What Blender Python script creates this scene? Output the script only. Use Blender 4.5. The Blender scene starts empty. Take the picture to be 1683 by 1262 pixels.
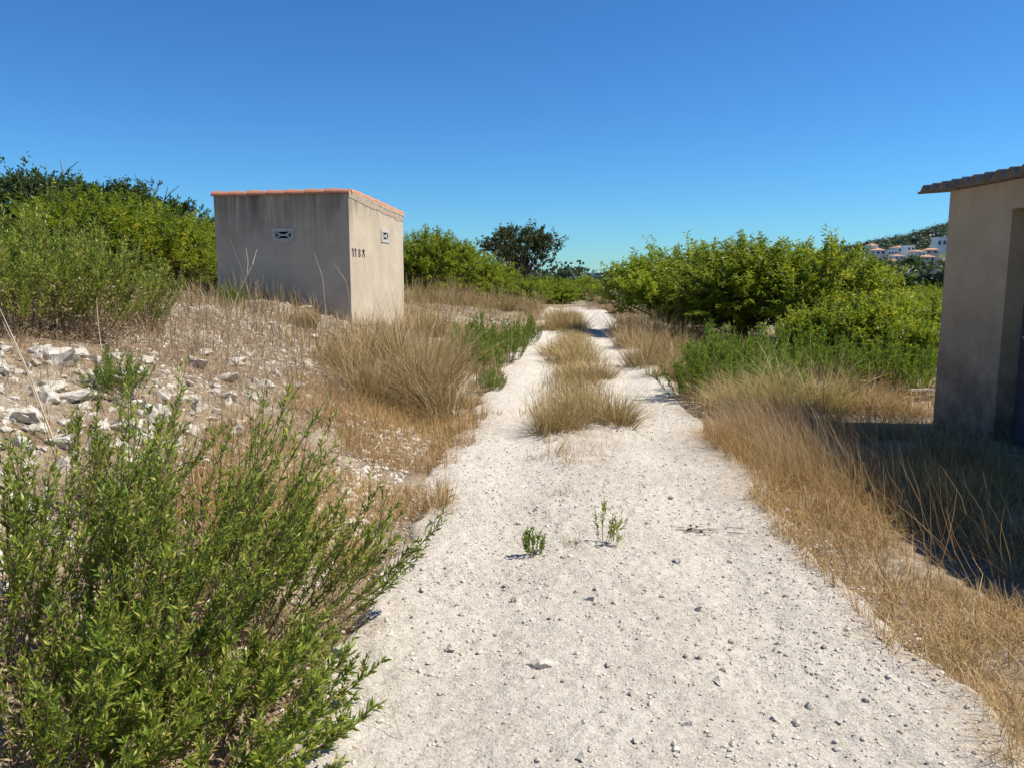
import bpy, math, random
import numpy as np
from mathutils import Vector
R = math.radians
scene = bpy.context.scene
COL = scene.collection

# ------------------------------------------------------------------ camera, sky, sun, exposure
F_PX, CX, CY, CAM_H = 1290.0, 841.5, 631.0, 1.6
PITCH = math.atan(183.0 / F_PX)
cam = bpy.data.cameras.new('camera'); cam.sensor_width = 36; cam.lens = 36 * F_PX / 1683
cam.clip_start = 0.05; cam.clip_end = 60000
camo = bpy.data.objects.new('camera', cam); COL.objects.link(camo)
camo.location = (0, 0, CAM_H); camo.rotation_euler = (math.pi / 2 - PITCH, 0, 0)
scene.camera = camo

SUN_AZ, SUN_EL = R(88), R(54)          # azimuth clockwise from +Y, elevation
w = bpy.data.worlds.new('World'); scene.world = w; w.use_nodes = True
nt = w.node_tree; bg = nt.nodes['Background']
sky = nt.nodes.new('ShaderNodeTexSky'); sky.sky_type = 'NISHITA'; sky.sun_disc = False
sky.sun_elevation = SUN_EL; sky.sun_rotation = SUN_AZ
sky.altitude = 0; sky.air_density = 1.0; sky.dust_density = 0.0; sky.ozone_density = 5.0
gm = nt.nodes.new('ShaderNodeGamma'); gm.inputs[1].default_value = 1.15
tn = nt.nodes.new('ShaderNodeMix'); tn.data_type = 'RGBA'; tn.blend_type = 'MULTIPLY'; tn.inputs[0].default_value = 1; tn.inputs[7].default_value = (.37, .715, .97, 1)
nt.links.new(sky.outputs[0], gm.inputs[0]); nt.links.new(gm.outputs[0], tn.inputs[6]); nt.links.new(tn.outputs[2], bg.inputs[0]); bg.inputs[1].default_value = 0.074
sl = bpy.data.lights.new('sun', 'SUN'); sl.energy = 5.0; sl.angle = R(0.53); sl.color = (1, 0.94, 0.83)
so = bpy.data.objects.new('sun', sl); COL.objects.link(so)
sd = Vector((math.sin(SUN_AZ) * math.cos(SUN_EL), math.cos(SUN_AZ) * math.cos(SUN_EL), math.sin(SUN_EL)))
so.rotation_euler = sd.to_track_quat('Z', 'Y').to_euler(); so.location = (20, 10, 30)
vs = scene.view_settings; vs.view_transform = 'Standard'; vs.look = 'None'; vs.gamma = 1; vs.exposure = 0.48
vs.use_curve_mapping = False

# ------------------------------------------------------------------ helpers
rng = np.random.default_rng(7)
def nrm(v): return v / np.maximum(np.linalg.norm(v, axis=-1, keepdims=True), 1e-9)
def rdir(n, g=None):
    g = g or rng
    return nrm(g.normal(size=(n, 3)))
def ss(a, b, x):
    t = np.clip((x - a) / (b - a), 0, 1); return t * t * (3 - 2 * t)
def hsh(ix, iy, s):
    h = np.sin(ix * 127.1 + iy * 311.7 + s * 74.7) * 43758.5453
    return h - np.floor(h)
def noise(x, y, s=0):
    x = np.asarray(x, float); y = np.asarray(y, float)
    ix = np.floor(x); iy = np.floor(y); fx = x - ix; fy = y - iy
    fx = fx * fx * (3 - 2 * fx); fy = fy * fy * (3 - 2 * fy)
    a = hsh(ix, iy, s); b = hsh(ix + 1, iy, s); c = hsh(ix, iy + 1, s); d = hsh(ix + 1, iy + 1, s)
    return (a * (1 - fx) + b * fx) * (1 - fy) + (c * (1 - fx) + d * fx) * fy - 0.5

def road_c(y): return 0.22 + 0.072 * np.clip(y, -20, 60)
def road_half(y): return 1.3 + 0.0 * y
HILLX = [(-400, 0), (200, 0), (245, 2), (268, 15), (300, 22), (345, 31), (392, 43), (520, 72), (900, 98), (2500, 60)]
def H(x, y):
    x = np.asarray(x, float); y = np.asarray(y, float)
    c = road_c(y)
    uL = (c - 1.3) - x; uR = x - (c + 1.3)
    z = 1.15 * ss(0.1, 3.8, uL) * (1 - 0.55 * ss(13, 26, y)) * (1 - ss(45, 80, y))
    z = z - 1.1 * ss(3.2, 9, uR) * ss(9, 15, y) * (1 - ss(60, 90, y))
    off = ss(0.0, 0.9, np.maximum(uL, uR))
    z = z + off * (0.16 * noise(x * 0.7, y * 0.7, 1) + 0.07 * noise(x * 2.3, y * 2.3, 2)) * (1 - ss(25, 60, y) * .5)
    z = z + 0.03 * noise(x * 0.9, y * 0.5, 3)
    z = z - 0.014 * np.clip(y - 45, 0, 400) - 0.03 * np.clip(y - 445, 0, 1e9)
    pk = np.interp(x * 700 / np.maximum(y, 60), [p[0] for p in HILLX], [p[1] for p in HILLX])
    z = z + (pk + 9) * ss(285, 690, y) * (1 - ss(760, 1500, y)) * (pk > 0.5)
    return z
def h1(x, y): return float(H(np.array([x]), np.array([y]))[0])

cp, sp = math.cos(PITCH), math.sin(PITCH)
def ray(px, py):
    a = px - CX; b = CY - py
    d = np.array([a, F_PX * cp + b * sp, -F_PX * sp + b * cp]); return d / d[1]
def at(px, py, Y):
    d = ray(px, py); return np.array([d[0] * Y, Y, CAM_H + d[2] * Y])
def gp(px, py, far=80):
    d = ray(px, py); Y = 1.0
    while Y < far:
        if CAM_H + d[2] * Y <= h1(d[0] * Y, Y): break
        Y += 0.02
    return np.array([d[0] * Y, Y, h1(d[0] * Y, Y)])
def xg(px, Y):                                   # a point on the ground at a picture column and a distance
    x = (px - CX) / F_PX * (Y * cp + 1.2 * sp); return np.array([x, Y, h1(x, Y)])

class G:
    def __init__(s): s.V = []; s.T = []; s.Q = []; s.n = 0; s.A = {'var': [], 'tip': []}
    def add(s, V, T=None, Q=None, var=0.5, tip=0.5):
        V = np.asarray(V, float).reshape(-1, 3); n = len(V)
        if T is not None and len(T): s.T.append(np.asarray(T).reshape(-1, 3) + s.n)
        if Q is not None and len(Q): s.Q.append(np.asarray(Q).reshape(-1, 4) + s.n)
        for k, a in (('var', var), ('tip', tip)):
            s.A[k].append(np.broadcast_to(np.asarray(a, float).reshape(-1) if np.ndim(a) else a, (n,)))
        s.V.append(V); s.n += n; return s
    def mesh(s, name, mat=None, smooth=False):
        V = np.concatenate(s.V); T = np.concatenate(s.T) if s.T else np.zeros((0, 3), int)
        Q = np.concatenate(s.Q) if s.Q else np.zeros((0, 4), int)
        me = bpy.data.meshes.new(name)
        me.vertices.add(len(V)); me.vertices.foreach_set('co', V.astype(np.float32).ravel())
        nl = len(T) * 3 + len(Q) * 4; me.loops.add(nl); me.polygons.add(len(T) + len(Q))
        me.loops.foreach_set('vertex_index', np.concatenate([T.ravel(), Q.ravel()]).astype(np.int32))
        st = np.concatenate([np.arange(len(T)) * 3, len(T) * 3 + np.arange(len(Q)) * 4]).astype(np.int32)
        me.polygons.foreach_set('loop_start', st)
        me.polygons.foreach_set('use_smooth', np.full(len(T) + len(Q), bool(smooth)))
        for k in s.A:
            at_ = me.attributes.new(k, 'FLOAT', 'POINT')
            at_.data.foreach_set('value', np.concatenate(s.A[k]).astype(np.float32))
        me.update(calc_edges=True); me.validate()
        if mat: me.materials.append(mat)
        return me
def link(name, me, parent=None, loc=None, rot=None, scale=None):
    o = bpy.data.objects.new(name, me); COL.objects.link(o)
    if parent: o.parent = parent
    if loc is not None: o.location = loc
    if rot is not None: o.rotation_euler = rot
    if scale is not None: o.scale = scale if np.ndim(scale) else (scale,) * 3
    return o
def tag(o, label=None, cat=None, group=None, kind=None):
    if label: o['label'] = label
    if cat: o['category'] = cat
    if group: o['group'] = group
    if kind: o['kind'] = kind
    return o
def thing(name, label, cat, loc=(0, 0, 0), rz=0.0, group=None, scale=None):
    return tag(link(name, None, None, loc, (0, 0, rz), scale), label, cat, group)

def leaves(g, P, D, L, W, var, four=False, tip=0.5, G_=None):
    n = len(P); r = G_ or rng
    D = nrm(D); S = nrm(np.cross(D, rdir(n, r))); N = np.cross(S, D); N = np.where(N[:, 2:3] < 0, -N, N)
    L = np.broadcast_to(L, (n,))[:, None]; W = np.broadcast_to(W, (n,))[:, None]
    dr = r.uniform(0, .22, (n, 1))
    l = P + D * L * .45 + S * W * .5 + N * W * .18; rr = P + D * L * .45 - S * W * .5 + N * W * .18
    t = P + D * L - N * L * dr; b = np.arange(n)[:, None]
    var = np.broadcast_to(var, (n,)); tip = np.broadcast_to(tip, (n,))
    if four:
        m = P + D * L * .45
        V = np.stack([P, l, m, rr, t], 1); k = 5
        T = np.concatenate([b * k + [0, 1, 2], b * k + [0, 2, 3], b * k + [1, 4, 2], b * k + [2, 4, 3]])
    else:
        V = np.stack([P, l, rr, t], 1); k = 4
        T = np.concatenate([b * k + [0, 1, 3], b * k + [0, 3, 2]])
    g.add(V, T=T, var=np.repeat(var, k), tip=np.repeat(tip, k))
def ribbons(g, paths, W, var, r=None):
    r = r or rng; n, K = paths.shape[:2]
    a = r.uniform(0, 2 * np.pi, n); S = np.stack([np.cos(a), np.sin(a), np.zeros(n)], 1)[:, None, :]
    W = np.broadcast_to(np.asarray(W).reshape(-1, 1), (n, 1)); tp = np.linspace(1, .15, K)[None]
    o = S * (W * tp)[..., None] * .5
    V = np.stack([paths - o, paths + o], 2).reshape(n * K * 2, 3)
    b = (np.arange(n)[:, None] * K + np.arange(K - 1)[None]).reshape(-1, 1) * 2
    Q = b + np.array([0, 1, 3, 2])
    g.add(V, Q=Q, var=np.repeat(np.broadcast_to(var, (n,)), K * 2), tip=np.tile(np.repeat(np.linspace(0, 1, K), 2), n))
def tubes(g, paths, Rd, sides=5, var=0.5):
    n, K = paths.shape[:2]; Rd = np.broadcast_to(Rd, (n, K))
    T = nrm(np.gradient(paths, axis=1)); ref = np.where(np.abs(T[..., 2:3]) > .9, [1., 0, 0], [0, 0, 1.])
    A = nrm(np.cross(T, ref)); B = np.cross(T, A)
    th = np.linspace(0, 2 * np.pi, sides, endpoint=False)
    V = paths[:, :, None] + Rd[:, :, None, None] * (A[:, :, None] * np.cos(th)[None, None, :, None] + B[:, :, None] * np.sin(th)[None, None, :, None])
    i = np.arange(n)[:, None, None]; k = np.arange(K - 1)[None, :, None]; s = np.arange(sides)[None, None]
    s2 = (s + 1) % sides; f = lambda kk, q: (i * K + kk) * sides + q
    Q = np.stack([f(k, s), f(k, s2), f(k + 1, s2), f(k + 1, s)], -1).reshape(-1, 4)
    g.add(V, Q=Q, var=np.repeat(np.broadcast_to(var, (n,)), K * sides))
def box(g, a, b, **k):
    x0, y0, z0 = a; x1, y1, z1 = b
    V = [(x0, y0, z0), (x1, y0, z0), (x1, y1, z0), (x0, y1, z0), (x0, y0, z1), (x1, y0, z1), (x1, y1, z1), (x0, y1, z1)]
    g.add(V, Q=[(0, 3, 2, 1), (4, 5, 6, 7), (0, 1, 5, 4), (1, 2, 6, 5), (2, 3, 7, 6), (3, 0, 4, 7)], **k); return g

# ------------------------------------------------------------------ materials
def M(name):
    m = bpy.data.materials.new(name); m.use_nodes = True
    t = m.node_tree; return m, t, t.nodes['Principled BSDF']
def N(t, typ, **kw):
    n = t.nodes.new(typ)
    for k, v in kw.items(): setattr(n, k, v)
    return n
def ramp(t, src, stops):
    r = N(t, 'ShaderNodeValToRGB'); e = r.color_ramp.elements
    while len(e) < len(stops): e.new(0.5)
    for q, (p, c) in zip(e, stops): q.position = p; q.color = (*c, 1) if len(c) == 3 else c
    t.links.new(src, r.inputs[0]); return r.outputs[0]
def noi(t, scale, detail=6, rough=.6, vec=None, dist=0):
    n = N(t, 'ShaderNodeTexNoise'); n.inputs['Scale'].default_value = scale; n.inputs['Detail'].default_value = detail
    n.inputs['Roughness'].default_value = rough; n.inputs['Distortion'].default_value = dist
    if vec: t.links.new(vec, n.inputs['Vector'])
    return n.outputs[0]
def mixc(t, fac, a, b, mode='MIX'):
    n = N(t, 'ShaderNodeMix', data_type='RGBA', blend_type=mode)
    for i, v in ((0, fac), (6, a), (7, b)):
        if isinstance(v, (int, float)): n.inputs[i].default_value = v
        elif isinstance(v, tuple): n.inputs[i].default_value = (*v, 1)
        else: t.links.new(v, n.inputs[i])
    return n.outputs[2]
def bump(t, p, hgt, strength=.5, dist=.02, prev=None):
    b = N(t, 'ShaderNodeBump'); b.inputs['Strength'].default_value = strength; b.inputs['Distance'].default_value = dist
    t.links.new(hgt, b.inputs['Height'])
    if prev: t.links.new(prev, b.inputs['Normal'])
    t.links.new(b.outputs[0], p.inputs['Normal']); return b.outputs[0]
def attr(t, name): n = N(t, 'ShaderNodeAttribute', attribute_name=name); return n.outputs['Fac']
def obj_co(t): return N(t, 'ShaderNodeTexCoord').outputs['Object']
def mapv(t, vec, sc):
    m = N(t, 'ShaderNodeMapping'); m.inputs['Scale'].default_value = sc; t.links.new(vec, m.inputs['Vector']); return m.outputs[0]

def leaf_mat(name, cols, trans=.35, tcol=(.30, .36, .04), rough=.42, rnd=True):
    m, t, p = M(name)
    c = ramp(t, attr(t, 'var'), [(i / (len(cols) - 1), k) for i, k in enumerate(cols)])
    if rnd:
        oi = N(t, 'ShaderNodeObjectInfo'); hs = N(t, 'ShaderNodeHueSaturation')
        mr = N(t, 'ShaderNodeMapRange'); mr.inputs[3].default_value = .8; mr.inputs[4].default_value = 1.15
        t.links.new(oi.outputs['Random'], mr.inputs[0]); t.links.new(mr.outputs[0], hs.inputs['Value']); t.links.new(c, hs.inputs['Color']); c = hs.outputs[0]
    t.links.new(c, p.inputs['Base Color']); p.inputs['Roughness'].default_value = rough
    p.inputs['Specular IOR Level'].default_value = .35
    tr = N(t, 'ShaderNodeBsdfTranslucent'); t.links.new(mixc(t, .5, c, tcol), tr.inputs[0])
    mx = N(t, 'ShaderNodeMixShader'); mx.inputs[0].default_value = trans
    t.links.new(p.outputs[0], mx.inputs[1]); t.links.new(tr.outputs[0], mx.inputs[2])
    t.links.new(mx.outputs[0], t.nodes['Material Output'].inputs[0]); return m
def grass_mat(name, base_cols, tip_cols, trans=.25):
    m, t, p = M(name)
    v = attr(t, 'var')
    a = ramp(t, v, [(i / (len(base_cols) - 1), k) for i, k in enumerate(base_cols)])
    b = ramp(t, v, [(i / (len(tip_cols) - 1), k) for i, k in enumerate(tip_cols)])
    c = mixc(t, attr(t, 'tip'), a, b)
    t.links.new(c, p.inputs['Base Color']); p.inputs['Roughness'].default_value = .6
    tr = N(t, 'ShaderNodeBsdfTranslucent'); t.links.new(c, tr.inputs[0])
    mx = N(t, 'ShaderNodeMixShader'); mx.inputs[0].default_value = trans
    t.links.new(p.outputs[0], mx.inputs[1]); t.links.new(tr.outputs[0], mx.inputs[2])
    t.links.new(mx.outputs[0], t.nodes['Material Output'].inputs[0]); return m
def plain(name, col, rough=.8, var=.25, scale=8, bs=.3, bd=.01):
    m, t, p = M(name); co = obj_co(t); n = noi(t, scale, 8, .65, co)
    t.links.new(ramp(t, n, [(.3, tuple(c * (1 - var) for c in col)), (.7, tuple(min(1, c * (1 + var)) for c in col))]), p.inputs['Base Color'])
    p.inputs['Roughness'].default_value = rough
    if bs: bump(t, p, n, bs, bd)
    return m

def mulc(t, a, b):
    q = N(t, 'ShaderNodeMath', operation='MULTIPLY'); t.links.new(a, q.inputs[0]); t.links.new(b, q.inputs[1]); return q.outputs[0]
def mk_ground():
    m, t, p = M('dry_ground'); co = N(t, 'ShaderNodeNewGeometry').outputs['Position']
    n1 = noi(t, .9, 8, .62, co); n2 = noi(t, 9, 8, .7, co); n3 = noi(t, 60, 4, .7, co)
    soil = ramp(t, n2, [(.3, (.12, .08, .045)), (.5, (.24, .17, .10)), (.72, (.38, .30, .20))])
    pale = ramp(t, n2, [(.3, (.16, .12, .08)), (.5, (.33, .275, .20)), (.7, (.56, .50, .41))])
    c = mixc(t, ramp(t, n1, [(.46, (0, 0, 0)), (.60, (1, 1, 1))]), soil, pale)
    sx = N(t, 'ShaderNodeSeparateXYZ'); t.links.new(co, sx.inputs[0])
    fr = N(t, 'ShaderNodeMapRange'); fr.inputs[1].default_value = 25; fr.inputs[2].default_value = 70; t.links.new(sx.outputs[1], fr.inputs[0])
    field = ramp(t, noi(t, .05, 5, .6, co), [(.38, (.07, .085, .03)), (.5, (.14, .12, .06)), (.65, (.22, .17, .09))])
    c = mixc(t, fr.outputs[0], c, field)
    t.links.new(c, p.inputs['Base Color']); p.inputs['Roughness'].default_value = .95
    b = bump(t, p, n2, .7, .05); bump(t, p, n3, .6, .012, b); return m
def mk_track():
    m, t, p = M('crushed_limestone'); co = N(t, 'ShaderNodeNewGeometry').outputs['Position']
    n1 = noi(t, 1.1, 6, .6, co); n2 = noi(t, 38, 6, .75, co); n4 = noi(t, 150, 3, .7, co)
    vo = N(t, 'ShaderNodeTexVoronoi'); vo.inputs['Scale'].default_value = 75; vo.inputs['Randomness'].default_value = 1; t.links.new(co, vo.inputs['Vector'])
    vc = N(t, 'ShaderNodeSeparateColor'); t.links.new(vo.outputs['Color'], vc.inputs[0])
    c = ramp(t, n1, [(.3, (.42, .36, .285)), (.5, (.57, .51, .425)), (.7, (.66, .605, .52))])
    c = mixc(t, .55, c, ramp(t, vc.outputs[0], [(0, (.38, .325, .255)), (.35, (.58, .525, .44)), (1, (.70, .65, .565))]))
    c = mixc(t, ramp(t, n2, [(.28, (1, 1, 1)), (.42, (0, 0, 0))]), c, (.34, .28, .22))
    c = mixc(t, mulc(t, attr(t, 'tip'), ramp(t, noi(t, 5, 7, .7, co), [(.4, (0, 0, 0)), (.62, (1, 1, 1))])), c, (.36, .27, .175))
    t.links.new(c, p.inputs['Base Color']); p.inputs['Roughness'].default_value = .95
    inv = N(t, 'ShaderNodeMath', operation='SUBTRACT'); inv.inputs[0].default_value = 1; t.links.new(vo.outputs['Distance'], inv.inputs[1])
    b = bump(t, p, n2, .9, .02); b = bump(t, p, inv.outputs[0], .6, .006, b); bump(t, p, n4, .6, .004, b); return m
def mk_rock():
    m, t, p = M('limestone'); co = obj_co(t); n = noi(t, 3, 9, .7, co); n2 = noi(t, 14, 6, .7, co)
    c = ramp(t, n, [(.32, (.22, .175, .125)), (.45, (.45, .40, .33)), (.62, (.62, .58, .51))])
    oi = N(t, 'ShaderNodeObjectInfo')
    c = mixc(t, ramp(t, oi.outputs['Random'], [(.0, (0, 0, 0)), (.7, (.1, .1, .1)), (1, (.5, .5, .5))]), c, (.40, .34, .27))
    t.links.new(c, p.inputs['Base Color']); p.inputs['Roughness'].default_value = .92
    b = bump(t, p, n, .5, .012); bump(t, p, n2, .5, .004, b); return m
def mk_plaster(name, c0, c1, streak, top, low=None, grime=.85, reach=1.0, lo_=.42):
    m, t, p = M(name); co = obj_co(t)
    n = noi(t, 2.2, 8, .65, co); fine = noi(t, 45, 5, .7, co)
    c = ramp(t, n, [(.3, c0), (.7, c1)])
    c = mixc(t, .25, c, ramp(t, fine, [(.3, tuple(k * .6 for k in c0)), (.7, c1)]))
    st = noi(t, 1, 7, .65, mapv(t, co, (4.5, 4.5, .6)), 1.2)
    sx = N(t, 'ShaderNodeSeparateXYZ'); t.links.new(co, sx.inputs[0])
    def band(a, b):
        r = N(t, 'ShaderNodeMapRange', interpolation_type='SMOOTHSTEP'); r.inputs[1].default_value = a; r.inputs[2].default_value = b
        t.links.new(sx.outputs[2], r.inputs[0]); return r.outputs[0]
    def mul(a, b, k=1.0):
        q = N(t, 'ShaderNodeMath', operation='MULTIPLY'); t.links.new(a, q.inputs[0]); t.links.new(b, q.inputs[1])
        q2 = N(t, 'ShaderNodeMath', operation='MULTIPLY'); t.links.new(q.outputs[0], q2.inputs[0]); q2.inputs[1].default_value = k; q2.use_clamp = True; return q2.outputs[0]
    c = mixc(t, mul(band(top - reach, top), ramp(t, st, [(lo_, (0, 0, 0)), (.66, (1, 1, 1))]), grime), c, streak)
    if low: c = mixc(t, mul(band(low, 0), ramp(t, noi(t, 3, 8, .7, co), [(.35, (0, 0, 0)), (.6, (1, 1, 1))]), .8), c, streak)
    # block courses telegraphing through the render coat
    wv = N(t, 'ShaderNodeMath', operation='PINGPONG'); wv.inputs[1].default_value = .1; t.links.new(sx.outputs[2], wv.inputs[0])
    ln = ramp(t, wv.outputs[0], [(.0, (0, 0, 0)), (.012, (1, 1, 1))])
    t.links.new(c, p.inputs['Base Color']); p.inputs['Roughness'].default_value = .93
    b = bump(t, p, n, .35, .03); b = bump(t, p, fine, .4, .006, b); bump(t, p, ln, .12, .004, b); return m

MAT = dict(
    ground=mk_ground(), track=mk_track(), rock=mk_rock(),
    hut=mk_plaster('hut_render', (.42, .345, .245), (.60, .50, .365), (.05, .04, .032), 2.3, grime=.9, reach=.75),
    hutfront=mk_plaster('hut_render_stained', (.42, .345, .245), (.60, .50, .365), (.05, .04, .032), 2.3, grime=.9, reach=1.3, lo_=.3),
    shed=mk_plaster('shed_render', (.38, .275, .165), (.54, .41, .265), (.07, .052, .04), 3.6, low=1.6),
    tile=plain('terracotta', (.44, .18, .095), .85, .35, 9, .4, .01), mortar=plain('mortar', (.42, .33, .245), .95, .3, 14, .6, .02),
    vent=plain('white_concrete', (.44, .42, .38), .9, .25, 12), black=plain('black_paint', (.02, .02, .02), .7, .2, 20, 0),
    dark=plain('interior_shade', (.03, .028, .026), .9, .2, 4, 0),
    cement=plain('fibre_cement', (.20, .165, .14), .95, .4, 6, .5, .01), door=plain('blue_grey_steel', (.075, .08, .095), .5, .25, 5, .1, .004),
    steel=plain('worn_steel', (.45, .44, .42), .35, .2, 20, 0), bark=plain('bark', (.14, .10, .07), .95, .4, 12, .8, .02),
    stem=plain('woody_stem', (.17, .11, .06), .9, .35, 15, 0), dry=plain('dead_stalk', (.52, .42, .29), .85, .25, 6, 0),
    twig=plain('grey_twig', (.26, .21, .17), .9, .25, 8, 0),
    white=plain('white_wall', (.80, .79, .76), .85, .06, .2, 0), cream=plain('cream_wall', (.66, .56, .42), .85, .1, .2, 0),
    roof=plain('far_roof_tile', (.48, .26, .16), .9, .2, .5, 0), glass=plain('dark_window', (.03, .05, .09), .15, .2, .5, 0),
    inula=leaf_mat('inula_leaf', [(.06, .11, .012), (.13, .21, .02), (.23, .31, .035), (.36, .40, .06), (.55, .48, .13)], .42, (.34, .36, .05)),
    inula_bright=leaf_mat('inula_bright_leaf', [(.05, .12, .012), (.11, .22, .02), (.18, .31, .03), (.30, .38, .05)], .45, (.36, .44, .04)),
    citrus=leaf_mat('citrus_leaf', [(.05, .11, .010), (.13, .22, .014), (.26, .35, .02), (.42, .46, .025), (.60, .55, .04)], .48, (.42, .44, .04)),
    carob=leaf_mat('carob_leaf', [(.022, .04, .014), (.04, .06, .022), (.07, .075, .03), (.12, .08, .04)], .2),
    darkleaf=leaf_mat('dark_leaf', [(.02, .045, .014), (.035, .075, .02), (.06, .11, .025), (.10, .15, .03)], .25),
    wood=leaf_mat('far_wood_leaf', [(.02, .04, .018), (.035, .06, .024), (.055, .085, .03), (.09, .105, .045)], .12),
    olive=leaf_mat('olive_leaf', [(.06, .085, .045), (.10, .13, .07), (.15, .17, .10)], .15),
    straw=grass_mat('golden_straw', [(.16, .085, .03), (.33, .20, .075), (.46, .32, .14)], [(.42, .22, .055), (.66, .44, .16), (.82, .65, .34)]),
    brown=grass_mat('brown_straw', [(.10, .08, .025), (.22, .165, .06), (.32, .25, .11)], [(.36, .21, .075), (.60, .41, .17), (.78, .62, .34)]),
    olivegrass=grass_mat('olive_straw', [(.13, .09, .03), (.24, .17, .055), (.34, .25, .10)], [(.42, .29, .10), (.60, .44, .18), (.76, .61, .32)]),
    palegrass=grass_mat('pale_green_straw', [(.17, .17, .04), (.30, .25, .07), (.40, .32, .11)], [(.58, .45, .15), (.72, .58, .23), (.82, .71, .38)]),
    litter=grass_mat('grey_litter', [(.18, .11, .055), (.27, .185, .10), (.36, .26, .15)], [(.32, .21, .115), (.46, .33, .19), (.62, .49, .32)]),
)
m, t, p = M('limestone_chip'); t.links.new(ramp(t, attr(t, 'var'), [(0, (.30, .245, .185)), (.3, (.48, .425, .345)), (1, (.66, .61, .53))]), p.inputs['Base Color']); p.inputs['Roughness'].default_value = .95; MAT['chip'] = m
m, t, p = M('sea_water'); p.inputs['Base Color'].default_value = (.02, .09, .22, 1); p.inputs['Roughness'].default_value = .35; MAT['sea'] = m

# ------------------------------------------------------------------ the setting
def axis(lo, hi, d0, dense_lo, dense_hi, k=1.16):
    a = list(np.arange(dense_lo, dense_hi, d0)); s = d0; x = a[-1]
    while x < hi: s *= k; x += s; a.append(min(x, hi))
    s = d0; x = dense_lo; b = []
    while x > lo: s *= k; x -= s; b.append(max(x, lo))
    return np.array(b[::-1] + a)
def sheet(xs, ys, zf):
    X, Y = np.meshgrid(xs, ys); V = np.stack([X, Y, zf(X, Y)], -1).reshape(-1, 3); nx = len(xs)
    i = (np.arange(len(ys) - 1)[:, None] * nx + np.arange(nx - 1)[None]).reshape(-1, 1)
    return V, i + np.array([0, 1, nx + 1, nx])
xs = np.unique(np.concatenate([axis(-4000, 4000, .13, -8, 8), np.linspace(120, 620, 90)]))
ys = np.unique(np.concatenate([axis(-40, 2600, .14, 0, 22, 1.1), np.linspace(280, 800, 50)]))
g = G(); V, Q = sheet(xs, ys, H); g.add(V, Q=Q)
tag(link('ground', g.mesh('ground', MAT['ground'], True)), kind='structure')
def edge(y, s): return .16 * noise(y * .8, 0 * y, s) + .14 * noise(y * 3.1, 0 * y, s + 1) + .06 * noise(y * 9, 0 * y, s + 2)
def road_fine(x, y): return .014 * noise(x * 5, y * 5, 21) + .014 * noise(x * 16, y * 16, 22) + .011 * noise(x * 38, y * 38, 23)
def rut(x, y): u_ = np.abs(x - road_c(y) + .1 * noise(y * .4, 0 * y, 31)); return -.03 * np.exp(-((u_ - .62) / .24) ** 2) * ss(1.5, 6, y + 2)
def Rz(x, y): return H(x, y) + .05 + road_fine(x, y) + rut(x, y)
g = G(); yy = np.concatenate([np.arange(-1, 1.8, .1), np.arange(1.8, 5, .016), np.arange(5, 8, .035), np.arange(8, 20, .1), np.arange(20, 37, .3)]); u = np.linspace(-1, 1, 170)
U, Y = np.meshgrid(u, yy); c = road_c(Y)
X = c + np.where(U < 0, U * (1.33 + edge(Y, 11)), U * (1.33 + edge(Y, 15)))
Z = Rz(X, Y) - .1 * ss(.9, 1, np.abs(U)) - .05 * ss(34, 36.5, Y)
nx = len(u); i = (np.arange(len(yy) - 1)[:, None] * nx + np.arange(nx - 1)[None]).reshape(-1, 1)
g.add(np.stack([X, Y, Z], -1), Q=i + np.array([0, 1, nx + 1, nx]), tip=np.clip(.75 * np.exp(-((X - c) / .28) ** 2) * ss(4, 8, Y) + .9 * ss(.72, 1, np.abs(U)), 0, 1).ravel())
tag(link('gravel_track', g.mesh('gravel_track', MAT['track'], True)), kind='structure')
g = G(); g.add([(-20000, 900, -34), (20000, 900, -34), (20000, 40000, -34), (-20000, 40000, -34)], Q=[(0, 1, 2, 3)])
tag(link('sea', g.mesh('sea', MAT['sea'])), kind='structure')

# rocks -------------------------------------------------------------
def ico(sub):
    import bmesh
    bm = bmesh.new(); bmesh.ops.create_icosphere(bm, subdivisions=sub, radius=1)
    V = np.array([v.co[:] for v in bm.verts]); T = np.array([[v.index for v in f.verts] for f in bm.faces]); bm.free(); return V, T
ICO = {k: ico(k) for k in (1, 2, 3)}
def rock_shape(seed, sub=2, flat=1.0):
    import bmesh
    r = np.random.default_rng(seed); bm = bmesh.new()
    P = rdir(15, r) * r.uniform(.72, 1.05, (15, 1)) * [1, r.uniform(.6, .9), flat * r.uniform(.5, .75)]
    for q in P: bm.verts.new(q)
    h_ = bmesh.ops.convex_hull(bm, input=bm.verts)
    bmesh.ops.delete(bm, geom=[v for v in bm.verts if not v.link_faces], context='VERTS')
    bmesh.ops.subdivide_edges(bm, edges=bm.edges, cuts=sub, use_grid_fill=True); bmesh.ops.triangulate(bm, faces=bm.faces)
    bm.verts.index_update(); V = np.array([v.co[:] for v in bm.verts]); T = np.array([[v.index for v in f.verts] for f in bm.faces]); bm.free()
    n_ = nrm(V); V = V + n_ * (.22 * noise(V[:, 0] * 4 + seed, V[:, 1] * 4 + V[:, 2] * 3, seed) + .13 * noise(V[:, 0] * 9 + V[:, 2] * 5, V[:, 1] * 9 - V[:, 2] * 5, seed + 1))[:, None]
    return V, T
ROCKS = []
for s in range(9):
    V, T = rock_shape(100 + s, 3 if s < 3 else 1, .6 if s in (2, 5, 7) else 1); g = G(); g.add(V, T=T); ROCKS.append(g.mesh('rock', MAT['rock']))
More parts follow.
